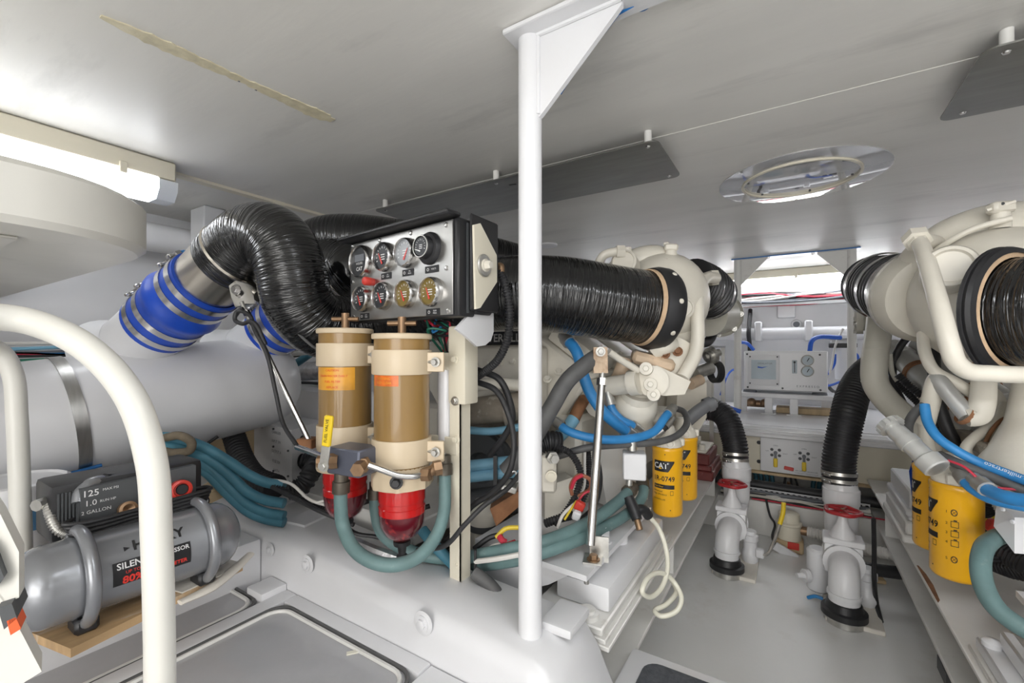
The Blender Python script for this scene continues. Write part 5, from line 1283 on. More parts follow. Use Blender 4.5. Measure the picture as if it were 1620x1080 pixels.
# grey oil filler
f0, f1 = PD(1484, 742, 1.10), PD(1418, 682, 1.20); fd = (f1 - f0).normalized()
ft = qe('oil_filler_tube', MB().cyl(f0, f1, .0235, n=24), 'silver')
obj('lower_collar', MB().ring(f0 + fd * .0, fd, .0, .030, .035, 24, bev=.003), mt['silver'], ft)
obj('upper_collar', MB().ring(f1 - fd * .05, fd, .0, .0265, .02, 24), mt['silver'], ft)
cpk = obj('filler_cap', MB().lathe(f1, fd, [(0, .020), (.012, .020), (.012, .031), (.03, .031), (.032, .026), (.032, 0)], 24), mt['silver'], ft)
for k in range(14):
    a = 2 * PI * k / 14; u_, v_, _ = basis(fd); c = f1 + fd * .021 + (u_ * math.cos(a) + v_ * math.sin(a)) * .031
    obj('cap_rib', MB().beam(c - fd * .008, c + fd * .008, .004, .004), mt['silver'], cpk)
# filters and heads
R1_, R2_ = V((.372, 1.655, .435)), V((.372, 1.86, .435))
for q in (R1_, R2_): fhead(ER, q.x, q.y, q.z + .2555)
qe('filter_bridge', MB().bb(.42, .74, 1.64, 1.92, .765, .80, bev=.008), 'grime_shade')
yfilter('large yellow spin-on filter with pictograms, its CAT panel turned away', R1_.x, R1_.y, R1_.z, -1.32, 'yellow spin-on filters', picto=True)
yfilter('yellow spin-on filter behind the pictogram filter, next to blue plastic sheet', R2_.x, R2_.y, R2_.z, -1.25, 'yellow spin-on filters', picto=True)
one('blue_plastic_sheet', 'dark blue plastic sheet standing beside the hidden yellow filter', 'sheet', MB().prism(pts((1447, 718, 1.45), (1438, 745, 1.45), (1443, 790, 1.45), (1453, 770, 1.45), (1456, 725, 1.45)), V((.03, .05, 0))), mt['blue'])

# mounts on the right girder
t = thing('engine_mount', 'white stacked engine mount with rounded bolts beside the teal hose bend', 'engine mount', (.47, 1.3, .325), 'engine mounts')
obj('shim_plate', MB().bb(.358, .62, .85, 1.50, .325, .337, bev=.002), mt['dirtywhite'], t)
obj('base_plate', MB().bb(.368, .60, .86, 1.49, .337, .365, bev=.004), mt['white'], t)
obj('side_rail', MB().bb(.40, .425, .87, 1.46, .365, .405, bev=.005), mt['white'], t)
obj('rubber_block', MB().bb(.435, .60, .88, 1.43, .365, .45, bev=.012, seg=2), mt['white'], t)
for y in (1.475, .9): obj('mount_bolt', MB().lathe((.387, y - .02, .365), (0, 0, 1), [(0, .018), (.01, .018), (.016, .012), (.018, 0)], 16), mt['white'], t)
obj('bracket_plate', MB().prism([V((x, y, .45)) for x, y in ((.455, 1.0), (.455, 1.56), (.71, 1.56), (.71, 1.0))], (0, 0, .016)), mt['white'], t)
obj('hex_nut', MB().lathe((.56, 1.36, .466), (0, 0, 1), [(0, .034), (.006, .034), (.006, .026), (.04, .026), (.042, .018), (.06, .018), (.06, 0)], 6), mt['white'], t)
mount_far('cream stacked engine mount with tall hex stud beside grey filler pipe', .345, .58, 2.18, 2.62, 'cream', -1, [(0, .03, 'base_plate', 'dirtywhite'), (.01, .05, 'lower_block', 'dirtywhite'), (.02, .018, 'shim_plate', 'white'), (.012, .025, 'middle_plate', 'white'), (.024, .07, 'rubber_block', 'white')])
# rust patch on girder edge
one('bare_patch', 'brown rubbed bare patch on the girder edge below the hidden yellow filter', 'patch', MB().prism([V((x + .011, y, .3252)) for x, y in ((.338, 1.98), (.338, 1.72), (.346, 1.74), (.352, 1.84), (.350, 1.92), (.343, 1.98))], (0, 0, .0006)), mt['rust'])

# hoses
b1 = pts((1462, 640, 1.20), (1468, 668, 1.18), (1484, 692, 1.15), (1512, 712, 1.12), (1550, 732, 1.09), (1590, 748, 1.05), (1640, 766, 1.0), (1720, 790, .94))
t = hose('blue hose with white lettering arching over the filler pipe', b1, .0115, 'bhose', name='blue_hose', ends=False)
mid = PD(1578, 737, 1.055); e2_ = PD(1604, 747, 1.03)
ux = (e2_ - mid).normalized(); uy = V((0, 0, 1)); uy = (uy - ux * uy.dot(ux)).normalized()
obj('print', MB().text('a.milltertraco', PD(1590, 744.5, 1.032), ux * -1, uy * -1, .0135, lift=.0014), mt['wprint'], t, smooth=False)
for ch in t.children:
    pass
hose('thick black hose beneath the lettered blue hose', pts((1486, 720, 1.16), (1520, 735, 1.11), (1560, 751, 1.075), (1610, 771, 1.03), (1700, 802, .97)), .0125, 'grub', name='rubber_hose', ends=False)
hose('grey rubber hose end hooking over beside the filler pipe', pts((1438, 700, 1.25), (1437, 672, 1.24), (1448, 652, 1.22), (1462, 641, 1.20)), .0115, 'grub', name='rubber_hose', ends=False)
hose('bright blue hose dipping below the thick black hose', pts((1518, 745, 1.12), (1535, 768, 1.08), (1565, 786, 1.04), (1610, 797, 1.0), (1700, 812, .93)), .0145, 'bhose', name='blue_hose', em='zinc')
hose('second bright blue hose running just above the white connection box', pts((1545, 760, 1.06), (1565, 776, 1.02), (1595, 787, .97), (1632, 793, .93), (1700, 800, .86)), .0145, 'bhose', name='blue_hose', em='zinc')
one('red_wire', 'thin red wire beside the lettered blue hose', 'wire', MB().tube(pts((1500, 728, 1.10), (1525, 738, 1.07), (1545, 755, 1.05), (1560, 768, 1.05), (1620, 775, 1.02)), .003, n=8), mt['wirered'])
hose('black lagged hose dropping between the silver tubes', pts((1478, 540, 1.42), (1478, 590, 1.38), (1486, 640, 1.36), (1500, 680, 1.34), (1520, 715, 1.32)), .0165, 'rubber', name='rubber_hose', ends=False)
hose('black hose bowing out behind the beige water pipe', pts((1470, 520, 1.74), (1440, 530, 1.74), (1418, 560, 1.76), (1413, 600, 1.78), (1430, 640, 1.78)), .013, 'rubber', name='rubber_hose', ends=False)
hose('thin beige tube curving behind beige water pipe', pts((1408, 560, 1.70), (1412, 590, 1.70), (1426, 612, 1.70)), .008, 'greige', name='thin_tube', ends=False)
loom('wire_loom', 'black oily wire cluster between the beige pipe and silver tubes', [('rubber', .010, ((1420, 604, 1.68), (1436, 622, 1.64), (1454, 640, 1.60), (1466, 660, 1.58))), ('rubber', .012, ((1420, 592, 1.62), (1438, 610, 1.6), (1458, 626, 1.58))), ('rubber', .008, ((1424, 612, 1.68), (1434, 606, 1.66), (1446, 628, 1.62))), ('rubber', .014, ((1475, 650, 1.42), (1490, 675, 1.4), (1500, 700, 1.38))), ('rubber', .010, ((1480, 690, 1.4), (1500, 700, 1.36), (1515, 690, 1.36)))], PD(1440, 640, 1.55))
loom('wire_loom', 'black rubber clutter under the white connection box', [('rubber', .022, ((1552, 800, 1.3), (1570, 830, 1.26), (1600, 850, 1.22))), ('rubber', .03, ((1555, 850, 1.3), (1580, 870, 1.25), (1620, 890, 1.2))), ('rubber', .018, ((1548, 830, 1.28), (1560, 860, 1.26), (1572, 890, 1.24))), ('rubber', .035, ((1560, 880, 1.34), (1600, 895, 1.28), (1660, 900, 1.2))), ('wireyellow', .004, ((1550, 820, 1.26), (1565, 822, 1.24), (1580, 815, 1.24)))], PD(1580, 890, 1.28))
one('red_plug', 'small red plug behind the teal hose bend', 'plug', MB().box(PD(1572, 832, 1.2), (.03, .03, .035), rot=(.2, .3, .4), bev=.006), mt['redplastic'])
t = thing('connection_box', 'white steel connection box with two rivets below blue hoses', 'box', PD(1605, 870, 1.0))
obj('box', MB().prism(pts((1577, 795, 1.06), (1606, 815, 1.02), (1606, 872, 1.02), (1573, 830, 1.07)), V((.0, .09, .0))).prism(pts((1606, 815, 1.02), (1680, 822, 1.0), (1680, 882, 1.0), (1606, 872, 1.02)), V((.02, .09, 0))) if 0 else MB().prism([PD(1577, 793, 1.07), PD(1605, 818, 1.02), PD(1605, 875, 1.02), PD(1572, 832, 1.07)], V((.16, .05, .005))), mt['white'], t)
for q in ((1586, 805, 1.045), (1602, 825, 1.02)): obj('rivet', MB().lathe(PD(*q), (-.75, -.6, 0), [(0, .006), (.003, .004), (.0035, 0)], 10), mt['white'], t)
hose('teal hose bending down from the grey elbow to the engine mount', pts((1592, 845, 1.12), (1572, 852, 1.07), (1556, 868, 1.03), (1551, 895, 1.0), (1557, 928, .97), (1575, 960, .94), (1605, 985, .91), (1660, 1015, .87)), .0185, 'teal', ends=0, em='grub')
# ------------------------------------------------------------------ aft shelf and bulkhead gear
shf = struct('trim_7', MB().bb(-2.84, 2.84, 3.16, YB - .001, .50, SHELF, bev=.006), mt['white'])
obj('shelf_front', MB().bb(-2.84, 2.84, 3.20, 3.24, .28, .50), mt['cream_clean'], shf)
obj('upper_step', MB().bb(-2.84, 2.84, 3.36, YB - .002, SHELF, SHELF + .004), mt['white'], shf)
obj('front_lip', MB().bb(-2.84, 2.84, 3.13, 3.16, .505, .53, bev=.006), mt['white'], shf)
obj('grey_strip', MB().bb(-.5, .45, 3.165, 3.29, SHELF, SHELF + .0015), mt['brushed'], shf)
obj('timber_ledge', MB().bb(-.5, .45, 3.17, 3.2, .27, .285), mt['timber'], shf)
struct('trim_8', MB().bb(-.50, .47, 2.86, 2.96, 0, .19, bev=.004), mt['dirtywhite'])
struct('trim_9', MB().bb(-2.8, 2.8, 3.45, 3.5, 0, .5), mt['dirtywhite'])
# control panel
cpo = V((-.02, 3.165, .40))
t = thing('valve_control_panel', 'white control panel with two yellow levers and red tag under the shelf', 'control panel', (-.0, 3.17, .30))
cxp = PY(1257, 725, 3.17)
obj('panel', MB().box((cxp.x, 3.175, .40), (.36, .012, .215), bev=.002), mt['white'], t)
for px, py in ((1227, 722), (1272, 728)):
    p = PY(px, py, 3.168); p.z += .012
    lv = obj('lever', MB().cyl(p + V((0, .004, .012)), p + V((0, -.02, .012)), .010, n=14).box(p + V((0, -.016, -.012)), (.014, .006, .05)), mt['inkgrey'], t)
    obj('lever_sleeve', MB().box(p + V((0, -.017, -.046)), (.022, .010, .055), bev=.004), mt['ylever'], lv)
    for dx, dz in ((-.02, .03), (.02, .03), (-.02, -.004), (.02, -.004)): obj('bolt', MB().bolt(p + V((dx, 0, dz)), (0, -1, 0), .006), mt['darkgrey'], lv)
    pr = MB().text('OPEN', p + V((0, .0, .055)), (1, 0, 0), (0, 0, 1), .010).text('SHUT', p + V((.05, .0, .01)), (1, 0, 0), (0, 0, 1), .010).text('OFF', p + V((-.045, .0, .018)), (1, 0, 0), (0, 0, 1), .010)
    obj('print', pr, mt['inkgrey'], lv, smooth=False)
p = PY(1248, 741, 3.166)
obj('red_tag', MB().box(p, (.05, .008, .022), rot=(0, .12, 0), bev=.003), mt['redplastic'], t)
obj('print', MB().text('SEA WATER CROSSOVER', V((cxp.x + .06, 3.1685, .318)), (1, 0, 0), (0, 0, 1), .010).text('IN EMERGENCY OPEN BOTH VALVES', V((cxp.x + .06, 3.1685, .305)), (1, 0, 0), (0, 0, 1), .007), mt['inkgrey'], t, smooth=False)
for dx in (-.19, .19):
    for dz in (-.06, .06): obj('screw', MB().bolt((cxp.x + dx, 3.198, .40 + dz), (0, -1, 0), .008), mt['black'], t)
# water maker
W0, W1 = PY(1177, 622, 4.0), PY(1310, 622, 4.0)
wx0, wx1, wz0, wz1 = W0.x, W1.x, .725, 1.035
t = thing('water_maker', 'white water maker cabinet with screen and two gauges on a stand', 'water maker', ((wx0 + wx1) / 2, 4.12, .70))
ca = obj('cabinet', MB().bb(wx0, wx1, 4.0, 4.26, wz0, wz1, bev=.006), mt['white'], t)
obj('front_cover', MB().bb(wx0 + .006, wx1 - .006, 3.992, 4.0, wz0 + .006, wz1 - .012, bev=.003), mt['white'], t)
fy_ = 3.992
def WP(px, py): 
    p = PY(px, py, fy_); return V((p.x, fy_, p.z))
sp = WP(1208, 586); sp.z = .885
sf = obj('screen_frame', MB().box(sp + V((0, -.006, 0)), (.215, .014, .24), bev=.005, seg=2), mt['white'], t)
obj('screen', MB().box(sp + V((0, -.0135, .005)), (.168, .003, .150), bev=.001), mt['paleblue'], sf)
lgm = MB().text('DESALATOR', sp + V((.01, -.0152, .052)), (1, 0, 0), (0, 0, 1), .018)
obj('screen_print', lgm, mt['inkgrey'], sf, smooth=False)
sw = MB(); q = sp + V((-.01, -.0153, .022)); sw.flat([q + V((-.03, 0, .008)), q + V((-.03, 0, -.004)), q + V((.0, 0, -.008)), q + V((.04, 0, .008)), q + V((.0, 0, .002))])
obj('screen_emblem', sw, mt['cobalt'], sf, smooth=False)
for dx in (-.093, .093):
    for dz in (-.105, .105): obj('screw', MB().bolt(sp + V((dx, -.013, dz)), (0, -1, 0), .004), mt['darkgrey'], sf)
for px, py in ((1277.5, 570), (1277.5, 587)):
    p = WP(px, py); g = obj('gauge', MB().lathe(p, (0, -1, 0), [(0, .042), (.008, .042), (.012, .036), (.010, .034)], 28), mt['zinc'], t)
    obj('dial', MB().lathe(p + V((0, -.008, 0)), (0, -1, 0), [(0, .034), (.001, .034), (.001, 0)], 24), mt['paleblue'], g)
    obj('needle', MB().box(p + V((.004, -.0105, .006)), (.005, .001, .03), rot=(0, .5, 0)), mt['ink'], g)
p = WP(1257, 580); fm = obj('flow_meter', MB().box(p + V((0, -.006, 0)), (.03, .012, .10), bev=.003), mt['paleblue'], t)
obj('float', MB().box(p + V((0, -.0125, .0)), (.008, .002, .085)), mt['inkgrey'], fm)
obj('top_stop', MB().box(p + V((0, -.0125, .035)), (.014, .003, .014)), mt['ink'], fm)
p = WP(1278, 611.5); obj('print', MB().text('E X P R E S S O', p + V((0, -.0002, 0)), (1, 0, 0), (0, 0, 1), .022), mt['inkgrey'], t, smooth=False)
for px, py in ((1183, 612), (1182, 560), (1297, 561), (1298, 617), (1238, 614)): obj('screw', MB().bolt(WP(px, py), (0, -1, 0), .005), mt['darkgrey'], t)
for x in (wx0 + .04, wx1 - .05): obj('rubber_foot', MB().cyl((x, 4.03, wz0 - .018), (x, 4.03, wz0), .05, .045, n=20), mt['inkgrey'], t)
t = thing('equipment_stand', 'white stand with three openings beneath the water maker cabinet', 'stand', ((wx0 + wx1) / 2, 4.1, SHELF))
obj('top', MB().bb(wx0 - .03, wx1 + .06, 3.96, 4.3, wz0 - .055, wz0 - .018, bev=.006), mt['white'], t)
n_ = 4
for k, f in enumerate((-.02, .30, .60)):
    x = lerp(wx0, wx1, f)
    obj('leg', MB().bb(x - .02, x + .035, 3.965, 3.985, SHELF + .004, wz0 - .05, bev=.004).bb(x - .04, x + .055, 3.94, 4.0, SHELF + .004, SHELF + .010), mt['white'], t)
obj('rear_leg', MB().bb(wx1 - .03, wx1 + .03, 4.24, 4.27, SHELF + .004, wz0 - .05), mt['white'], t)
one('timber_offcut', 'dark timber offcut stored under the water maker stand', 'timber', MB().bb(wx0 + .22, wx0 + .60, 4.05, 4.2, SHELF + .005, SHELF + .05, bev=.004), mt['timber'])
one('brass_manifold', 'small brass valve manifold stored under the stand', 'valve', MB().cyl((wx0 + .01, 4.08, .61), (wx0 + .19, 4.08, .61), .028, n=14).ball((wx0 + .05, 4.06, .62), .035, 14, 8).ball((wx0 + .14, 4.06, .62), .032, 14, 8), mt['bronze'])
# blue tubing
for lb, P, r in (('cobalt blue tube entering the cabinet top by the far post', ((1172, 541, 4.1), (1182, 543, 4.15), (1192, 553, 4.2)), .014), ('cobalt blue tube arching out of the cabinet top', ((1281, 556, 4.12), (1284, 540, 4.14), (1295, 533, 4.2), (1330, 534, 4.3)), .017),
                 ('thin cobalt tube dropping from the cartridge housing', ((1321, 560, 4.35), (1320, 575, 4.35), (1312, 588, 4.3), (1304, 597, 4.25)), .010), ('thin cobalt tube below the cartridge housing', ((1306, 611, 4.15), (1318, 608, 4.25), (1328, 604, 4.35)), .009),
                 ('thin cobalt tube looping behind the slim post', ((1140, 625, 4.2), (1148, 600, 4.25), (1155, 588, 4.4), (1165, 583, 4.6), (1170, 582, 4.74)), .009), ('thin cobalt tube leading from the cartridge head to the bulkhead', ((1340, 558, 4.45), (1355, 560, 4.5), (1358, 572, 4.55), (1352, 588, 4.7), (1350, 590, 4.74)), .009),
                 ('cobalt tube lying on the shelf by the slim post', ((1145, 640, 3.7), (1155, 645, 3.7), (1172, 651, 3.7)), .016)):
    one('blue_tube', lb, 'tube', MB().tube([PY(*q) for q in P], r, n=10, sub=8), mt['cobalt'])
one('white_tube', 'thin white tube running down beside the cabinet', 'tube', MB().tube([PY(1334, 520, 4.32), PY(1322, 545, 4.30), PY(1314, 585, 4.29), PY(1303, 606, 4.27)], .008, n=8), mt['wirewhite'])
one('grey_hose', 'grey hose drooping from the cabinet corner to shelf', 'hose', MB().tube([PY(1308, 608, 4.36), PY(1317, 618, 4.36), PY(1332, 626, 4.36), PY(1350, 630, 4.36)], .014, n=10), mt['grub'])
ch_ = PY(1333, 590, 4.45)
t = thing('cartridge_housing', 'white water cartridge housing with black head on the bulkhead', 'water filter', ch_)
obj('bowl', MB().lathe(V((ch_.x, 4.45, .80)), (0, 0, 1), [(0, 0), (0, .04), (.01, .05), (.26, .055), (.26, 0)], 24), mt['white'], t)
obj('head', MB().bb(ch_.x - .09, ch_.x + .09, 4.39, 4.51, 1.06, 1.10, bev=.006), mt['black'], t)
obj('bracket', MB().bb(ch_.x - .07, ch_.x + .07, 4.5, YB - .002, 1.05, 1.12), mt['white'], t)
# pipe, box, cables on the back wall
t = thing('bulkhead_pipe', 'white horizontal pipe clamped across the aft bulkhead', 'pipe', (0, 4.68, 1.12))
obj('pipe', MB().cyl((-2.6, 4.67, 1.19), (2.6, 4.67, 1.19), .055, n=24), mt['white'], t)
for px in (1200, 1279):
    q = PY(px, 520, 4.67); obj('saddle', MB().bb(q.x - .03, q.x + .03, 4.60, YB - .001, 1.12, 1.30, bev=.01), mt['white'], t)
q = PY(1244, 490, YB)
t = thing('wall_box', 'small white switch box above the bulkhead pipe', 'box', q)
obj('box', MB().bb(q.x - .07, q.x + .07, YB - .06, YB - .001, q.z - .075, q.z + .075, bev=.006), mt['white'], t)
obj('tab', MB().bb(q.x - .015, q.x + .015, YB - .02, YB - .001, q.z + .075, q.z + .10), mt['white'], t)
q = PY(1260, 513, YB); t = thing('hull_fitting', 'round white wall fitting with dark centre beside switch box', 'fitting', q)
obj('flange', MB().lathe(q, (0, -1, 0), [(.001, .045), (.012, .045), (.02, .035), (.02, 0)], 24), mt['white'], t); obj('plug', MB().lathe(q + V((0, -.02, 0)), (0, -1, 0), [(0, .026), (.01, .022), (.01, 0)], 16), mt['inkgrey'], t)
random.seed(5)
t = thing('cable_run', 'bundle of red, grey and white cables below the aft lamps', 'cables', (0, 4.68, 1.42))
tr_ = obj('cable_tray', MB().bb(-1.6, 1.9, 4.66, 4.74, 1.445, 1.455).bb(-1.6, 1.9, 4.655, 4.662, 1.445, 1.47), mt['white'], t)
for i in range(22):
    mm = ('wirered', 'wirewhite', 'inkgrey', 'wirewhite', 'wirered', 'rubber', 'wirewhite', 'inkgrey')[i % 8]
    z = random.uniform(1.465, 1.55); y = random.uniform(4.665, 4.715)
    P = [V((lerp(-1.5, 1.8, k / 8), y + random.uniform(-.012, .012), z + random.uniform(-.03, .03))) for k in range(9)]
    obj('cable', MB().tube(P, random.uniform(.008, .014), n=8, sub=5), mt[mm], t)
q0 = PY(1187, 470, 4.7)
one('black_conduit', 'black conduit running down the bulkhead behind the slim post', 'conduit', MB().tube([V((q0.x, 4.72, 1.42)), V((q0.x - .003, 4.64, 1.30)), V((q0.x - .005, 4.585, 1.19)), V((q0.x, 4.64, 1.06)), V((q0.x - .02, 4.72, .8))], .018, n=10), mt['rubber'])
# aluminium frame at the left engine's aft end
t = thing('aluminium_frame', 'slim silver frame beside the red-primed mount', 'frame', PY(1135, 640, 3.3))
A_ = PY(1126, 550, 3.1); B_ = PY(1144, 548, 3.3)
for q in (A_, B_): obj('upright', MB().bb(q.x - .012, q.x + .012, q.y - .012, q.y + .012, SHELF + .004 if q.y > 3.16 else .36, 1.06), mt['brushed'], t)
obj('top_rail', MB().beam(V((A_.x, A_.y, 1.065)), V((B_.x, B_.y, 1.065)), .03, .012), mt['brushed'], t)
obj('deck', MB().bb(A_.x - .12, A_.x + .02, 3.0, 3.3, 1.065, 1.072), mt['brushed'], t)

# ------------------------------------------------------------------ sea-water inlets on the floor
def inlet(label, bx, by, s, lever, k=1.0):
    t = thing('sea_inlet', label, 'pipe', (bx, by, 0), 'sea-water inlets')
    obj('base_pad', MB().bb(bx - .06, bx + .12, by - .03, by + .22, 0, .018, bev=.003), mt['cloth'], t)
    obj('strainer', MB().lathe((bx, by, .0), (0, 0, 1), [(0, .055), (.002, .064), (.03, .064), (.032, .04)], 32), mt['zinc'], t)
    obj('rubber_flange', MB().lathe((bx, by, .03), (0, 0, 1), [(0, .05), (0, .074), (.022, .074), (.026, .062), (.05, .056), (.055, .047)], 36), mt['black'], t)
    el = obj('inlet_elbow', MB().tube([(bx, by, .06), (bx, by, .10), (bx, by + .006, .145), (bx + .002, by + .03, .178), (bx + .004, by + .07, .19), (bx + .006, by + .10, .19)], .051, n=26, sub=6), mt['white'], t)
    obj('pipe_joint', MB().ring((bx, by, .105), (0, 0, 1), .051, .056, .012, 26), mt['white'], el)
    vx, vy, vz = bx + .006, by + .145, .19
    vb = obj('valve_body', MB().box((vx, vy, vz + .005), (.13, .075, .12), bev=.012, seg=2).lathe((vx, vy - .055, vz), (0, 1, 0), [(0, .045), (0, .070), (.018, .070), (.02, .058), (.09, .058), (.092, .070), (.11, .070), (.11, .045)], 28), mt['white'], t)
    obj('bonnet', MB().box((vx, vy, vz + .078), (.138, .098, .025), bev=.004).lathe((vx, vy, vz + .085), (0, 0, 1), [(0, .048), (.03, .036), (.055, .022), (.075, .018), (.09, .016), (.09, 0)], 20), mt['white'], vb)
    obj('stem', MB().cyl((vx, vy, vz + .17), (vx, vy, vz + .205), .007, n=10), mt['bronze'], vb)
    hw = MB().tube([V((vx + math.cos(a) * .058 * (1 + .06 * math.cos(5 * a)), vy + math.sin(a) * .058 * (1 + .06 * math.cos(5 * a)), vz + .195)) for a in [2 * PI * i / 30 for i in range(30)]], .0085, n=8, sub=1, closed=True)
    hh = obj('handwheel', hw, mt['red'], vb)
    for i in range(5):
        a = 2 * PI * i / 5; obj('spoke', MB().cyl((vx, vy, vz + .197), (vx + math.cos(a) * .058, vy + math.sin(a) * .058, vz + .195), .006, n=8), mt['red'], hh)
    # riser behind the valve
    ry = by + .30
    rp = obj('riser', MB().tube([(vx, by + .20, .19), (vx, by + .24, .192), (vx + .003, ry - .01, .205), (vx + .005, ry, .24), (vx + .006, ry, .32), (vx + .006, ry, .43), (vx + .0, ry + .005, .475)], [.05, .05, .053, .058, .062, .064, .058], n=26, sub=6), mt['white'], t)
    obj('riser_collar', MB().ring((vx + .006, ry, .37), (0, 0, 1), .062, .068, .07, 26, bev=.004), mt['white'], rp)
    # drain valve beside
    dx, dy = bx + .085, by + .16
    dv = obj('drain_valve', MB().lathe((dx, dy, .018), (0, 0, 1), [(0, .03), (.01, .036), (.05, .036), (.06, .03), (.10, .03), (.105, .036), (.13, .036), (.135, .028), (.15, .026), (.15, 0)], 18), mt['white'], t)
    if lever:
        obj('valve_lever', MB().tube([(dx + .03, dy - .02, .075), (dx + .07, dy - .03, .08), (dx + .10, dy + .0, .14), (dx + .13, dy + .05, .23)], .007, n=8), mt['zinc'], dv)
        obj('lever_sleeve', MB().tube([(dx + .122, dy + .037, .21), (dx + .135, dy + .06, .26), (dx + .138, dy + .066, .31)], .010, n=8), mt['ylever'], dv)
        obj('lever_hub', MB().box((dx + .042, dy - .02, .075), (.035, .03, .04), bev=.004), mt['white'], dv)
    return t, V((vx, ry + .005, .475))
i1, top1 = inlet('white sea inlet with red handwheel and yellow-sleeved lever', -.262, 2.28, 1, True)
i2, top2 = inlet('larger white sea inlet with red handwheel and thick riser', .165, 2.12, -1, False)
q = V((.09, 2.30, .07)); dvb = obj('drain_body', MB().cyl((.09, 2.30, .02), (.09, 2.30, .20), .042, n=20, bev=.01), mt['white'], i2)
obj('drain_knob', MB().lathe((.055, 2.26, .09), (-.8, -.5, 0), [(0, .026), (.02, .026), (.02, .012), (.05, .01), (.05, 0)], 12), mt['white'], i2)
# blue and black leads beside it
one('blue_lead', 'short blue wire end lying by the larger sea inlet', 'wire', MB().tube([PZ(1278, 945, .012), PZ(1290, 943, .03), PZ(1302, 947, .03)], .007, n=8), mt['bhose'])
one('timber_pad', 'pale timber pad on the floor beside the larger sea inlet', 'pad', MB().box(PZ(1378, 913, .009), (.09, .07, .016), rot=(0, 0, .2), bev=.002), mt['timber'])
# black hoses on the risers
def blackhose(label, P, r):
    t = thing('ribbed_hose', label, 'hose', P[0], 'black ribbed hoses')
    obj('hose', MB().tube(P, r, n=24, sub=10, corr=(.014, .004)), mt['rubber'], t)
    d = (P[1] - P[0]).normalized()
    for s in (.01, .04):
        c = obj('hose_clamp', MB().ring(P[0] + d * s, d, r, r + .004, .014, 28), mt['zinc'], t)
        obj('clamp_screw', MB().box(P[0] + d * (s + .007) + V((-.6, -.75, 0)).normalized() * (r + .008), (.03, .014, .014), rot=(0, 0, -.6), bev=.003), mt['steel'], c)
blackhose('black ribbed hose rising from the yellow-levered sea inlet', [top1 - V((0, 0, .02)), top1 + V((-.002, .01, .06)), top1 + V((-.02, .03, .13)), top1 + V((-.05, .06, .20)), top1 + V((-.10, .08, .235)), top1 + V((-.2, .08, .24))], .06)
hv2 = [top2 - V((0, 0, .02)), top2 + V((.0, .01, .08)), PD(1341, 655, 1.98), PD(1350, 622, 2.02), PD(1366, 594, 2.08), PD(1392, 572, 2.14)]
blackhose('black ribbed hose rising from the larger sea inlet to the engine', hv2, .063)
# bilge pump
bp0 = PY(1248, 865, 2.74); bp0.z = 0
t = thing('bilge_pump', 'cream bilge pump with red base label at the aisle end', 'pump', bp0)
obj('base', MB().box(bp0 + V((0, 0, .03)), (.13, .10, .06), bev=.008), mt['timber'], t)
obj('red_label', MB().box(bp0 + V((.02, -.051, .04)), (.05, .003, .035)), mt['redplastic'], t)
obj('body', MB().lathe(bp0 + V((0, 0, .06)), (0, 0, 1), [(0, .055), (.07, .055), (.075, .06), (.085, .06), (.09, .05), (.13, .048), (.135, .04), (.135, 0)], 24), mt['cream_clean'], t)
obj('outlet', MB().cyl(bp0 + V((.04, 0, .11)), bp0 + V((.09, 0, .11)), .022, n=14), mt['bronze'], t)
one('pump_hose', 'pale ribbed hose from the bilge pump to the larger inlet', 'hose', MB().tube([bp0 + V((.08, 0, .11)), bp0 + V((.16, -.01, .11)), bp0 + V((.24, -.03, .115)), V((.30, 2.62, .12)), V((.42, 2.56, .14))], .025, n=14, corr=(.014, .003)), mt['wirewhite'])
one('product_card', 'white card leaning on the bilge pump base', 'card', MB().box(PY(1243, 873, 2.66) , (.11, .012, .045), rot=(.2, .45, .1), bev=.002), mt['white'])
one('float_lead', 'black lead draped over the bilge pump', 'cable', MB().tube([PY(1212, 790, 2.85), PY(1218, 815, 2.8), PY(1226, 830, 2.72), PY(1222, 850, 2.68), PY(1230, 868, 2.66)], .006, n=8), mt['rubber'])
# cable tray, hoses and tangle on the low beam
random.seed(9)
t = thing('cable_tray', 'white perforated tray full of cables across the aisle end', 'cable tray', (-.02, 2.99, .19))
pz = MB()
obj('tray', MB().bb(-.37, .34, 2.965, 2.968, .19, .235), mt['white'], t)
for i in range(26):
    x = -.36 + i * .027
    for r_ in (0, 1): obj('slot', MB().box((x + .012 * r_, 2.9645, .205 + .018 * r_), (.013, .0015, .009)), mt['ink'], t)
t = thing('cable_run', 'grey and black cables lying along the low aisle beam', 'cables', (-.02, 2.92, .19))
for i in range(16):
    mm = ('inkgrey', 'rubber', 'wirewhite', 'inkgrey', 'greige', 'rubber')[i % 6]; y = random.uniform(2.875, 2.955); z = .195 + random.uniform(0, .03)
    P = [V((lerp(-.365, .335, k / 7), y + random.uniform(-.012, .012), z + random.uniform(-.004, .01))) for k in range(8)]
    obj('cable', MB().tube(P, random.uniform(.004, .008), n=7, sub=5), mt[mm], t)
one('red_wire', 'red wire along the low aisle beam', 'wire', MB().tube([V((lerp(-.2, .4, k / 6), 2.868 + .006 * math.sin(k * 2), .197)) for k in range(7)], .004, n=7), mt['wirered'])
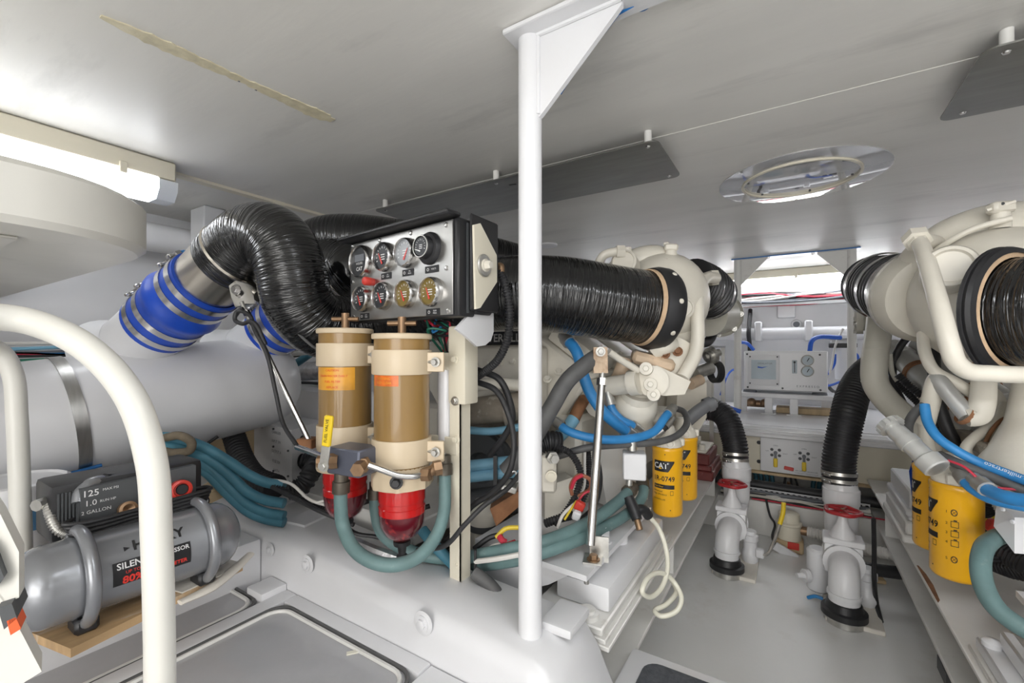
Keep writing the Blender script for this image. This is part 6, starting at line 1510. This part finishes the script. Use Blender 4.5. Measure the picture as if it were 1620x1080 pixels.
for lb, x0, y0, n in (('coil of teal-blue hose hanging under the control panel beside smaller inlet', -.26, 3.30, 4), ('coil of teal-blue hose hanging under the control panel beside larger inlet', .25, 3.30, 4)):
    t = thing('hose_coil', lb, 'hose coil', (x0, y0, .03), 'teal-blue hose coils')
    for k in range(n):
        R_ = .16 - .024 * k; c = V((x0 - (.06 if x0 < 0 else -.06), y0 + .012 * (k % 2), .20))
        obj('loop', MB().tube([c + V((math.cos(a) * R_ * 1.3, .01 * math.sin(3 * a), math.sin(a) * R_)) for a in [2 * PI * i / 20 for i in range(20)]], .012, n=10, sub=2, closed=True), mt['tealblue'], t)
one('dark_pipe', 'thick black cable duct behind the perforated tray', 'pipe', MB().tube([V((-.44, 3.03, .24)), V((0, 3.03, .235)), V((.40, 3.02, .235))], .028, n=14), mt['rubber'])
loom('wire_loom', 'black leads hanging below the control panel', [('rubber', .006, ((1243, 752, 2.72), (1240, 775, 2.66), (1246, 800, 2.6))), ('rubber', .006, ((1251, 754, 2.72), (1252, 775, 2.68), (1246, 795, 2.62))), ('rubber', .006, ((1258, 756, 2.72), (1262, 772, 2.68), (1252, 785, 2.64)))], PD(1248, 800, 2.62))
one('brass_union', 'small brass union on the leads below the control panel', 'fitting', MB().lathe(PD(1246, 778, 2.63), (.1, 0, 1), [(0, 0), (0, .014), (.03, .014), (.03, .009), (.06, .009), (.06, 0)], 8), mt['bronze'])
# black lead right of the large inlet
one('black_lead', 'black lead trailing across the floor beside the larger sea inlet', 'cable', MB().tube([PY(1382, 820, 2.36), PY(1383, 870, 2.27), PY(1383, 915, 2.2), PZ(1387, 955, .035), PZ(1394, 983, .010)], .008, n=8), mt['rubber'])
one('bilge_hose', 'dark hose stub running under the girder below the pictogram filter', 'hose', MB().tube([V((.245, 2.41, .11)), V((.33, 2.43, .11)), V((.44, 2.46, .11))], .026, n=14), mt['rubber'])
one('float_switch', 'dark float switch on the floor beside the pictogram filter girder', 'switch', MB().box((.405, 1.86, .06), (.04, .12, .06), bev=.01), mt['darkgrey'])
# ------------------------------------------------------------------ air compressor
ca0, ca1 = V((-1.30, .205, .563)), V((-1.30, .61, .556))
cR = .083
p1, p2 = PZ(112, 1026, .455), PZ(384, 892, .455)
pd = (p2 - p1).normalized(); po = V((-pd.y, pd.x, 0)) * .30
t = thing('plywood_board', 'stained plywood board under the air compressor', 'board', p1 - V((0, 0, .02)))
obj('board', MB().prism([p1, p2, p2 + po, p1 + po], V((0, 0, -.018))), mt['wood'], t)
e0 = p2 - pd * .16
obj('peeling_paint', MB().prism([e0 + V((0, 0, .001)), p2 + V((.012, 0, .001)), p2 + po * .4 + V((0, 0, .004)), e0 + po * .3 + V((0, 0, .001))], V((0, 0, .003))), mt['cloth'], t)
one('white_cloth', 'crumpled off-white cloth hanging at the end of plywood board', 'cloth', MB().tube([p2 - pd * .17 + V((.012, 0, -.012)), p2 - pd * .10 + V((.02, 0, -.010)), p2 - pd * .03 + V((.012, 0, .004)), p2 + pd * .025 + V((.0, 0, .018))], [.012, .018, .017, .012], n=10, flat=.45), mt['cloth'])
t = thing('air_compressor', 'silver tank air compressor with black motor housing on plywood board', 'compressor', (-1.3, .42, .456))
ax = (ca1 - ca0).normalized(); L = (ca1 - ca0).length
pr = [(-.012, 0)]
for k in range(1, 9):
    a = k / 8 * PI / 2; pr.append((.045 - .057 * math.cos(a), cR * math.sin(a)))
pr += [(.075, cR), (.08, cR * 1.02), (.087, cR * 1.02), (.092, cR), (L - .08, cR), (L - .075, cR * 1.02), (L - .068, cR * 1.02), (L - .062, cR)]
for k in range(8, -1, -1):
    a = k / 8 * PI / 2; pr.append((L - .045 + .057 * math.cos(a), cR * math.sin(a)))
tank = obj('tank', MB().lathe(ca0, ax, pr, 40), mt['greymetal'], t, sharp=60)
def tp_(y, ang, lift=.0006):
    c = ca0 + ax * ((y - ca0.y) / ax.y); return c + V((math.cos(ang), 0, math.sin(ang))) * (cR + lift)
def tpatch(m, y0, y1, a0, a1, lift=.0006, n=8):
    vs = []
    for i in range(n + 1):
        a = math.radians(lerp(a0, a1, i / n)); vs += [tp_(y0, a, lift), tp_(y1, a, lift)]
    return m.add(vs, [(2 * i, 2 * i + 1, 2 * i + 3, 2 * i + 2) for i in range(n)])
def ttext(m, s, y, ang, size, bold=.0, lift=.0012, sx=1.0):
    vs, fs = text2d(s, bold); W = [tp_(y + x * size * sx, math.radians(ang) + yy * size / cR, lift) for x, yy in vs]
    return m.add(W, fs)
dk = obj('decal', tpatch(MB(), .338, .482, -12, 22), mt['ink'], tank)
obj('decal_print', ttext(ttext(MB(), 'SILENT', .372, 15, .018, .02), 'COMPRESSOR', .438, 15, .013, .02), mt['wprint'], dk, smooth=False)
obj('decal_red', ttext(ttext(MB(), '80%', .372, -6, .022, .03), 'UP TO', .372, 5, .009), mt['rprint'], dk, smooth=False)
obj('decal_red_word', ttext(MB(), 'QUIETER', .45, -5, .012, .02), mt['rprint'], dk, smooth=False)
obj('brand_print', ttext(ttext(MB(), 'HUSKY', .425, 40, .031, .03), '▸', .366, 38, .035), mt['ink'], tank, smooth=False)
# hoop frames
for y in (.305, .53):
    P = [tp_(y, math.radians(a), .014) for a in (128, 100, 70, 40, 10, -20, -45, -62)]
    P = [P[0] + V((-.03, 0, .02))] + P + [V((P[-1].x - .012, y, .478))]
    hp = obj('hoop', MB().tube(P, .0125, n=16, sub=5), mt['greymetal'], t)
    obj('rubber_foot', MB().box((P[-1].x - .005, y, .472), (.055, .04, .032), bev=.006), mt['black'], hp)
    obj('rubber_foot', MB().box((-1.40, y, .472), (.05, .04, .032), bev=.006), mt['black'], hp)
# motor housing
mh = obj('motor_housing', MB().bb(-1.50, -1.37, .275, .57, .62, .748, bev=.012, seg=2), mt['black'], t)
for k in range(6): obj('cooling_fin', MB().bb(-1.372, -1.366, .285 + .006 * k, .288 + .006 * k, .64, .73), mt['darkgrey'], mh)
fpn = obj('front_panel', MB().prism([V((-1.37, .318, .648)), V((-1.37, .318, .735)), V((-1.37, .545, .74)), V((-1.37, .545, .655))], (.022, 0, 0)), mt['darkgrey'], t)
fx_ = -1.3475
obj('panel_print', MB().text('125', V((fx_, .335, .722)), (0, 1, 0), (0, 0, 1), .020, .01).text('MAX PSI', V((fx_, .37, .725)), (0, 1, 0), (0, 0, 1), .008).text('1.0', V((fx_, .335, .700)), (0, 1, 0), (0, 0, 1), .018).text('RUN HP', V((fx_, .365, .700)), (0, 1, 0), (0, 0, 1), .008).text('2 GALLON', V((fx_, .345, .680)), (0, 1, 0), (0, 0, 1), .011), mt['wprint'], fpn, smooth=False)
obj('coupler', MB().lathe(PX(197, 806, -1.345), (1, 0, .25), [(0, .014), (.012, .014), (.013, .018), (.028, .018), (.03, .012), (.026, .008), (.02, 0)], 18), mt['bronze'], t)
kn = PX(283, 773, -1.345)
ko = obj('regulator_knob', MB().lathe(kn, (1, -.1, .1), [(0, .02), (.006, .024), (.022, .024), (.024, .018), (.018, .015), (.018, 0)], 20), mt['redplastic'], t)
obj('knob_cap', MB().lathe(kn + V((.0185, 0, .002)), (1, -.1, .1), [(0, .014), (.004, .012), (.004, 0)], 16), mt['ink'], ko)
gq = PX(318, 793, -1.335)
go = obj('pressure_gauge', MB().lathe(gq, (1, -.35, .1), [(-.012, .016), (0, .019), (.008, .019), (.010, .016)], 24), mt['black'], t)
obj('dial', MB().lathe(gq, (1, -.35, .1), [(.004, .016), (.006, .016), (.006, 0)], 20), mt['wprint'], go)
obj('rear_unit', MB().cyl(PX(290, 750, -1.42), PX(308, 752, -1.40), .034, n=20), mt['black'], t)
obj('handle', MB().tube([PX(125, 795, -1.36), PX(128, 778, -1.37), PX(145, 764, -1.38), PX(170, 760, -1.39), PX(200, 757, -1.40), PX(262, 748, -1.40), PX(285, 752, -1.39), PX(290, 765, -1.38)], .0135, n=16), mt['greymetal'], t)
obj('handle_grip', MB().tube([PX(165, 760, -1.388), PX(200, 757, -1.40), PX(258, 748, -1.40)], .0165, n=14), mt['black'], t)
br_ = obj('braided_hose', MB().tube([PX(77, 798, -1.40), PX(80, 815, -1.38), PX(90, 836, -1.365), PX(108, 846, -1.355), PX(128, 849, -1.35)], .0095, n=12, corr=(.006, .002)), mt['zinc'], t)
obj('hose_union', MB().lathe(PX(86, 790, -1.42), (.4, -.6, 0), [(0, 0), (0, .013), (.04, .013), (.04, 0)], 8), mt['zinc'], t)
for k in range(4):
    z0 = .646 + .009 * k
    P = [V((-1.36 + .004 * k, .305, z0)), V((-1.325, .298 - .004 * k, z0)), V((-1.312, .32, z0 - .004)), V((-1.318 + .003 * k, .40, z0 - .002)), V((-1.315, .50, z0)), V((-1.32, .555 + .005 * k, z0 + .003)), V((-1.345, .565, z0 + .004)), V((-1.36, .54, z0))]
    obj('power_cord', MB().tube(P, .0045, n=8, sub=6), mt['rubber'], t)

# ------------------------------------------------------------------ things under the muffler
bq = V((-1.86, .20, .436)); bq = PZ(22, 800, .50); bq = V((bq.x, bq.y, .436))
bq = PX(20, 790, -1.70); bq.z = .436
t = thing('paint_pail', 'white plastic pail with blue band behind the slimmer handrail', 'pail', bq)
obj('pail', MB().lathe(bq, (0, 0, 1), [(0, 0), (0, .085), (.26, .10), (.262, .095)], 30), mt['white'], t)
obj('lid', MB().lathe(bq + V((0, 0, .255)), (0, 0, 1), [(0, .10), (0, .108), (.018, .108), (.022, .10), (.016, .094), (.016, 0)], 30), mt['white'], t)
obj('band', MB().ring(bq + V((0, 0, .16)), (0, 0, 1), .0935, .0985, .05, 30), mt['bucketblue'], t)
struct('trim_10', MB().bb(-2.84, -2.42, -.6, 2.2, .436, .70, bev=.01), mt['timber'])
# teal hose coil and lagging
cc = V((-1.78, .92, .52))
t = thing('hose_coil', 'coil of teal-blue hose lying under the muffler end', 'hose coil', cc - V((0, 0, .06)), 'teal-blue hose coils')
for k, (a, b, c_) in enumerate(((688, 700, 742), (702, 720, 770), (716, 740, 790), (724, 752, 800))):
    obj('loop', MB().tube([PD(220, a + 4, 1.44), PD(272, a - 2 + 6, 1.44), PD(320, a + 18, 1.44), PD(362, b + 30, 1.46), PD(392, c_ + 8, 1.47), PD(418, c_ + 20, 1.48), PD(450, c_ + 26, 1.48)], .0165, n=12, sub=7), mt['tealblue'], t)
one('brown_lagging', 'brown fuzzy lagging tied on the teal hose coil', 'lagging', MB().tube([PD(262, 692, 1.40), PD(285, 689, 1.39), (PD(303, 700, 1.38)), PD(300, 712, 1.38), PD(275, 716, 1.38), PD(262, 714, 1.39)], .013, n=12, sub=7), mt['rope'])
q = PD(333, 765, 1.42)
t = thing('timber_block', 'pale timber block with pencilled writing beside the beam corner', 'timber block', q)
bz = [PD(309, 774, 1.45), PD(352, 749, 1.52), PD(362, 766, 1.50), PD(320, 786, 1.42)]
obj('block', MB().prism(bz, V((-.02, .03, -.035))), mt['timber'], t)
bc_ = (bz[0] + bz[1] + bz[2] + bz[3]) / 4; bu = (bz[1] - bz[0]).normalized(); bn = (bz[1] - bz[0]).cross(bz[3] - bz[0]).normalized()
if bn.dot(V((0, 0, CAMZ)) - bc_) < 0: bn = -bn
obj('writing', MB().text('VAN', bc_ + bn * .001 - bu * .012, -(bn.cross(bu)) if 0 else bu, bn.cross(bu), .018).text('PRC', bc_ + bn * .001 + bu * .02 + bn.cross(bu) * .006, bu, bn.cross(bu), .016), mt['ink'], t, smooth=False)
# electric box
X0 = PD(402, 665, 2.12); X1 = PD(462, 678, 1.90); X2 = PD(510, 655, 2.15)
zt_, zb_ = .702, .478
t = thing('equipment_box', 'white electrical equipment box with printed front below the slanting rod', 'box', (X1.x, X1.y, zb_))
def fl(p, z): return V((p.x, p.y, z))
X3 = X0 + (X2 - X1)
obj('case', MB().prism([fl(X0, zb_), fl(X1, zb_), fl(X2, zb_), fl(X3, zb_)], V((0, 0, zt_ - zb_))), mt['white'], t)
fu = (X1 - X0).normalized(); fn2 = fu.cross(V((0, 0, 1)))
fw = (X1 - X0).length
pr = MB()
for (f, z, s) in ((.18, .685, 'POWER'), (.62, .675, 'CHARGER'), (.62, .635, 'INPUT 24V'), (.62, .59, 'OUTPUT A'), (.62, .545, 'FUSE 30A'), (.62, .505, 'EARTH')):
    pr.text(s, fl(X0 + fu * fw * f, z) + fn2 * .001, fu, (0, 0, 1), .018)
obj('print', pr, mt['inkgrey'], t, smooth=False)
for f in (.55, .92):
    for z in (.69, .61, .50): obj('screw', MB().bolt(fl(X0 + fu * fw * f, z), fn2, .005, washer=False), mt['darkgrey'], t)
su = (X2 - X1).normalized(); sn = su.cross(V((0, 0, 1)))
for z, f in ((.635, .20), (.555, .17)):
    obj('knockout', MB().lathe(fl(X1 + su * (X2 - X1).length * f * 1.6, z), sn, [(0, .03), (.004, .03), (.004, 0)], 20), mt['black'], t)
st_ = fl(X1 + su * (X2 - X1).length * .28, .555) + sn * .005
t = thing('flex_duct', 'black ribbed hose leaving the equipment box side', 'hose', st_ - V((0, 0, .1)))
obj('hose', MB().tube([st_, st_ + sn * .05 + V((0, 0, -.01)), PD(493, 745, 1.72), PD(478, 768, 1.68), PD(455, 778, 1.66)], .034, n=18, corr=(.02, .006)), mt['rubber'], t)
struct('trim_11', MB().bb(-2.4, -1.05, 1.05, 2.0, .40, .477, bev=.006), mt['dirtywhite'])
# thick black hose down from muffler
t = thing('drain_hose', 'thick black ribbed hose dropping from under the muffler end', 'hose', PD(400, 770, 1.8))
obj('hose', MB().tube(pts((362, 665, 1.98), (372, 695, 1.92), (384, 728, 1.82), (404, 756, 1.72), (436, 770, 1.64)), .042, n=18, corr=(.02, .006)), mt['rubber'], t)
one('black_cable', 'thin black cable under the muffler end', 'cable', MB().tube(pts((345, 690, 1.72), (330, 700, 1.70), (312, 710, 1.68)), .006, n=8), mt['rubber'])
# gear behind, between muffler and canisters
struct('trim_12', MB().bb(-2.84, -1.60, 1.38, 3.1, .48, .85, bev=.02), mt['white'])
t = thing('foil_duct', 'foil wrapped duct behind the decal filter', 'duct', PD(480, 605, 2.1))
obj('duct', MB().tube(pts((420, 592, 2.75), (470, 588, 2.68), (545, 584, 2.5)), .056, n=16), mt['foil'], t)
obj('tie', MB().ring(PD(466, 588.5, 2.685), V((.8, -.6, 0)), .057, .061, .014, 18), mt['black'], t)
for k, (lb, P, r, mm) in enumerate((('teal hose crossing behind the slanting rod', ((432, 585, 2.28), (462, 578, 2.24), (490, 560, 2.2)), .019, 'tealblue'),
        ('black hose cluster line behind the elbow clamp', ((425, 548, 2.36), (450, 560, 2.34), (500, 555, 2.3)), .018, 'rubber'),
        ('white pipe line behind the slanting rod', ((430, 562, 2.2), (480, 558, 2.1), (520, 552, 2.0)), .012, 'wirewhite'),
        ('black cable line across the white casing behind the decal filter', ((442, 606, 2.3), (480, 605, 2.25), (520, 608, 2.2)), .008, 'rubber'))):
    one('service_line', lb, 'hose', MB().tube([PZ(q[0], q[1], .858) for q in P] if k == 3 else ([PZ(462, 604, .866)] if k == 0 else []) + pts(*P), r, n=10), mt[mm])
# cable bundle over muffler
random.seed(21)
t = thing('cable_bundle', 'bundle of coloured cables tied above the muffler', 'cables', PD(60, 570, 1.75))
for i in range(9):
    mm = ('wireyellow', 'wiregreen', 'rubber', 'bhose', 'wirewhite', 'wirered', 'inkgrey', 'bhose2', 'wirewhite')[i]
    z = 1.00 + .008 * i
    obj('cable', MB().tube([V((-2.42, lerp(-.5, 1.3, k / 6), z + .012 * math.sin(k * 1.7 + i)) ) for k in range(7)], .007, n=7), mt[mm], t)
obj('cable_clip', MB().box(V((-2.41, .30, 1.03)), (.04, .03, .10), bev=.006), mt['white'], t)
obj('tray', MB().bb(-2.50, -2.40, -.6, 1.4, .975, .99), mt['white'], t)
obj('tray_bracket', MB().bb(-2.84, -2.49, .28, .34, .96, .99), mt['white'], t)
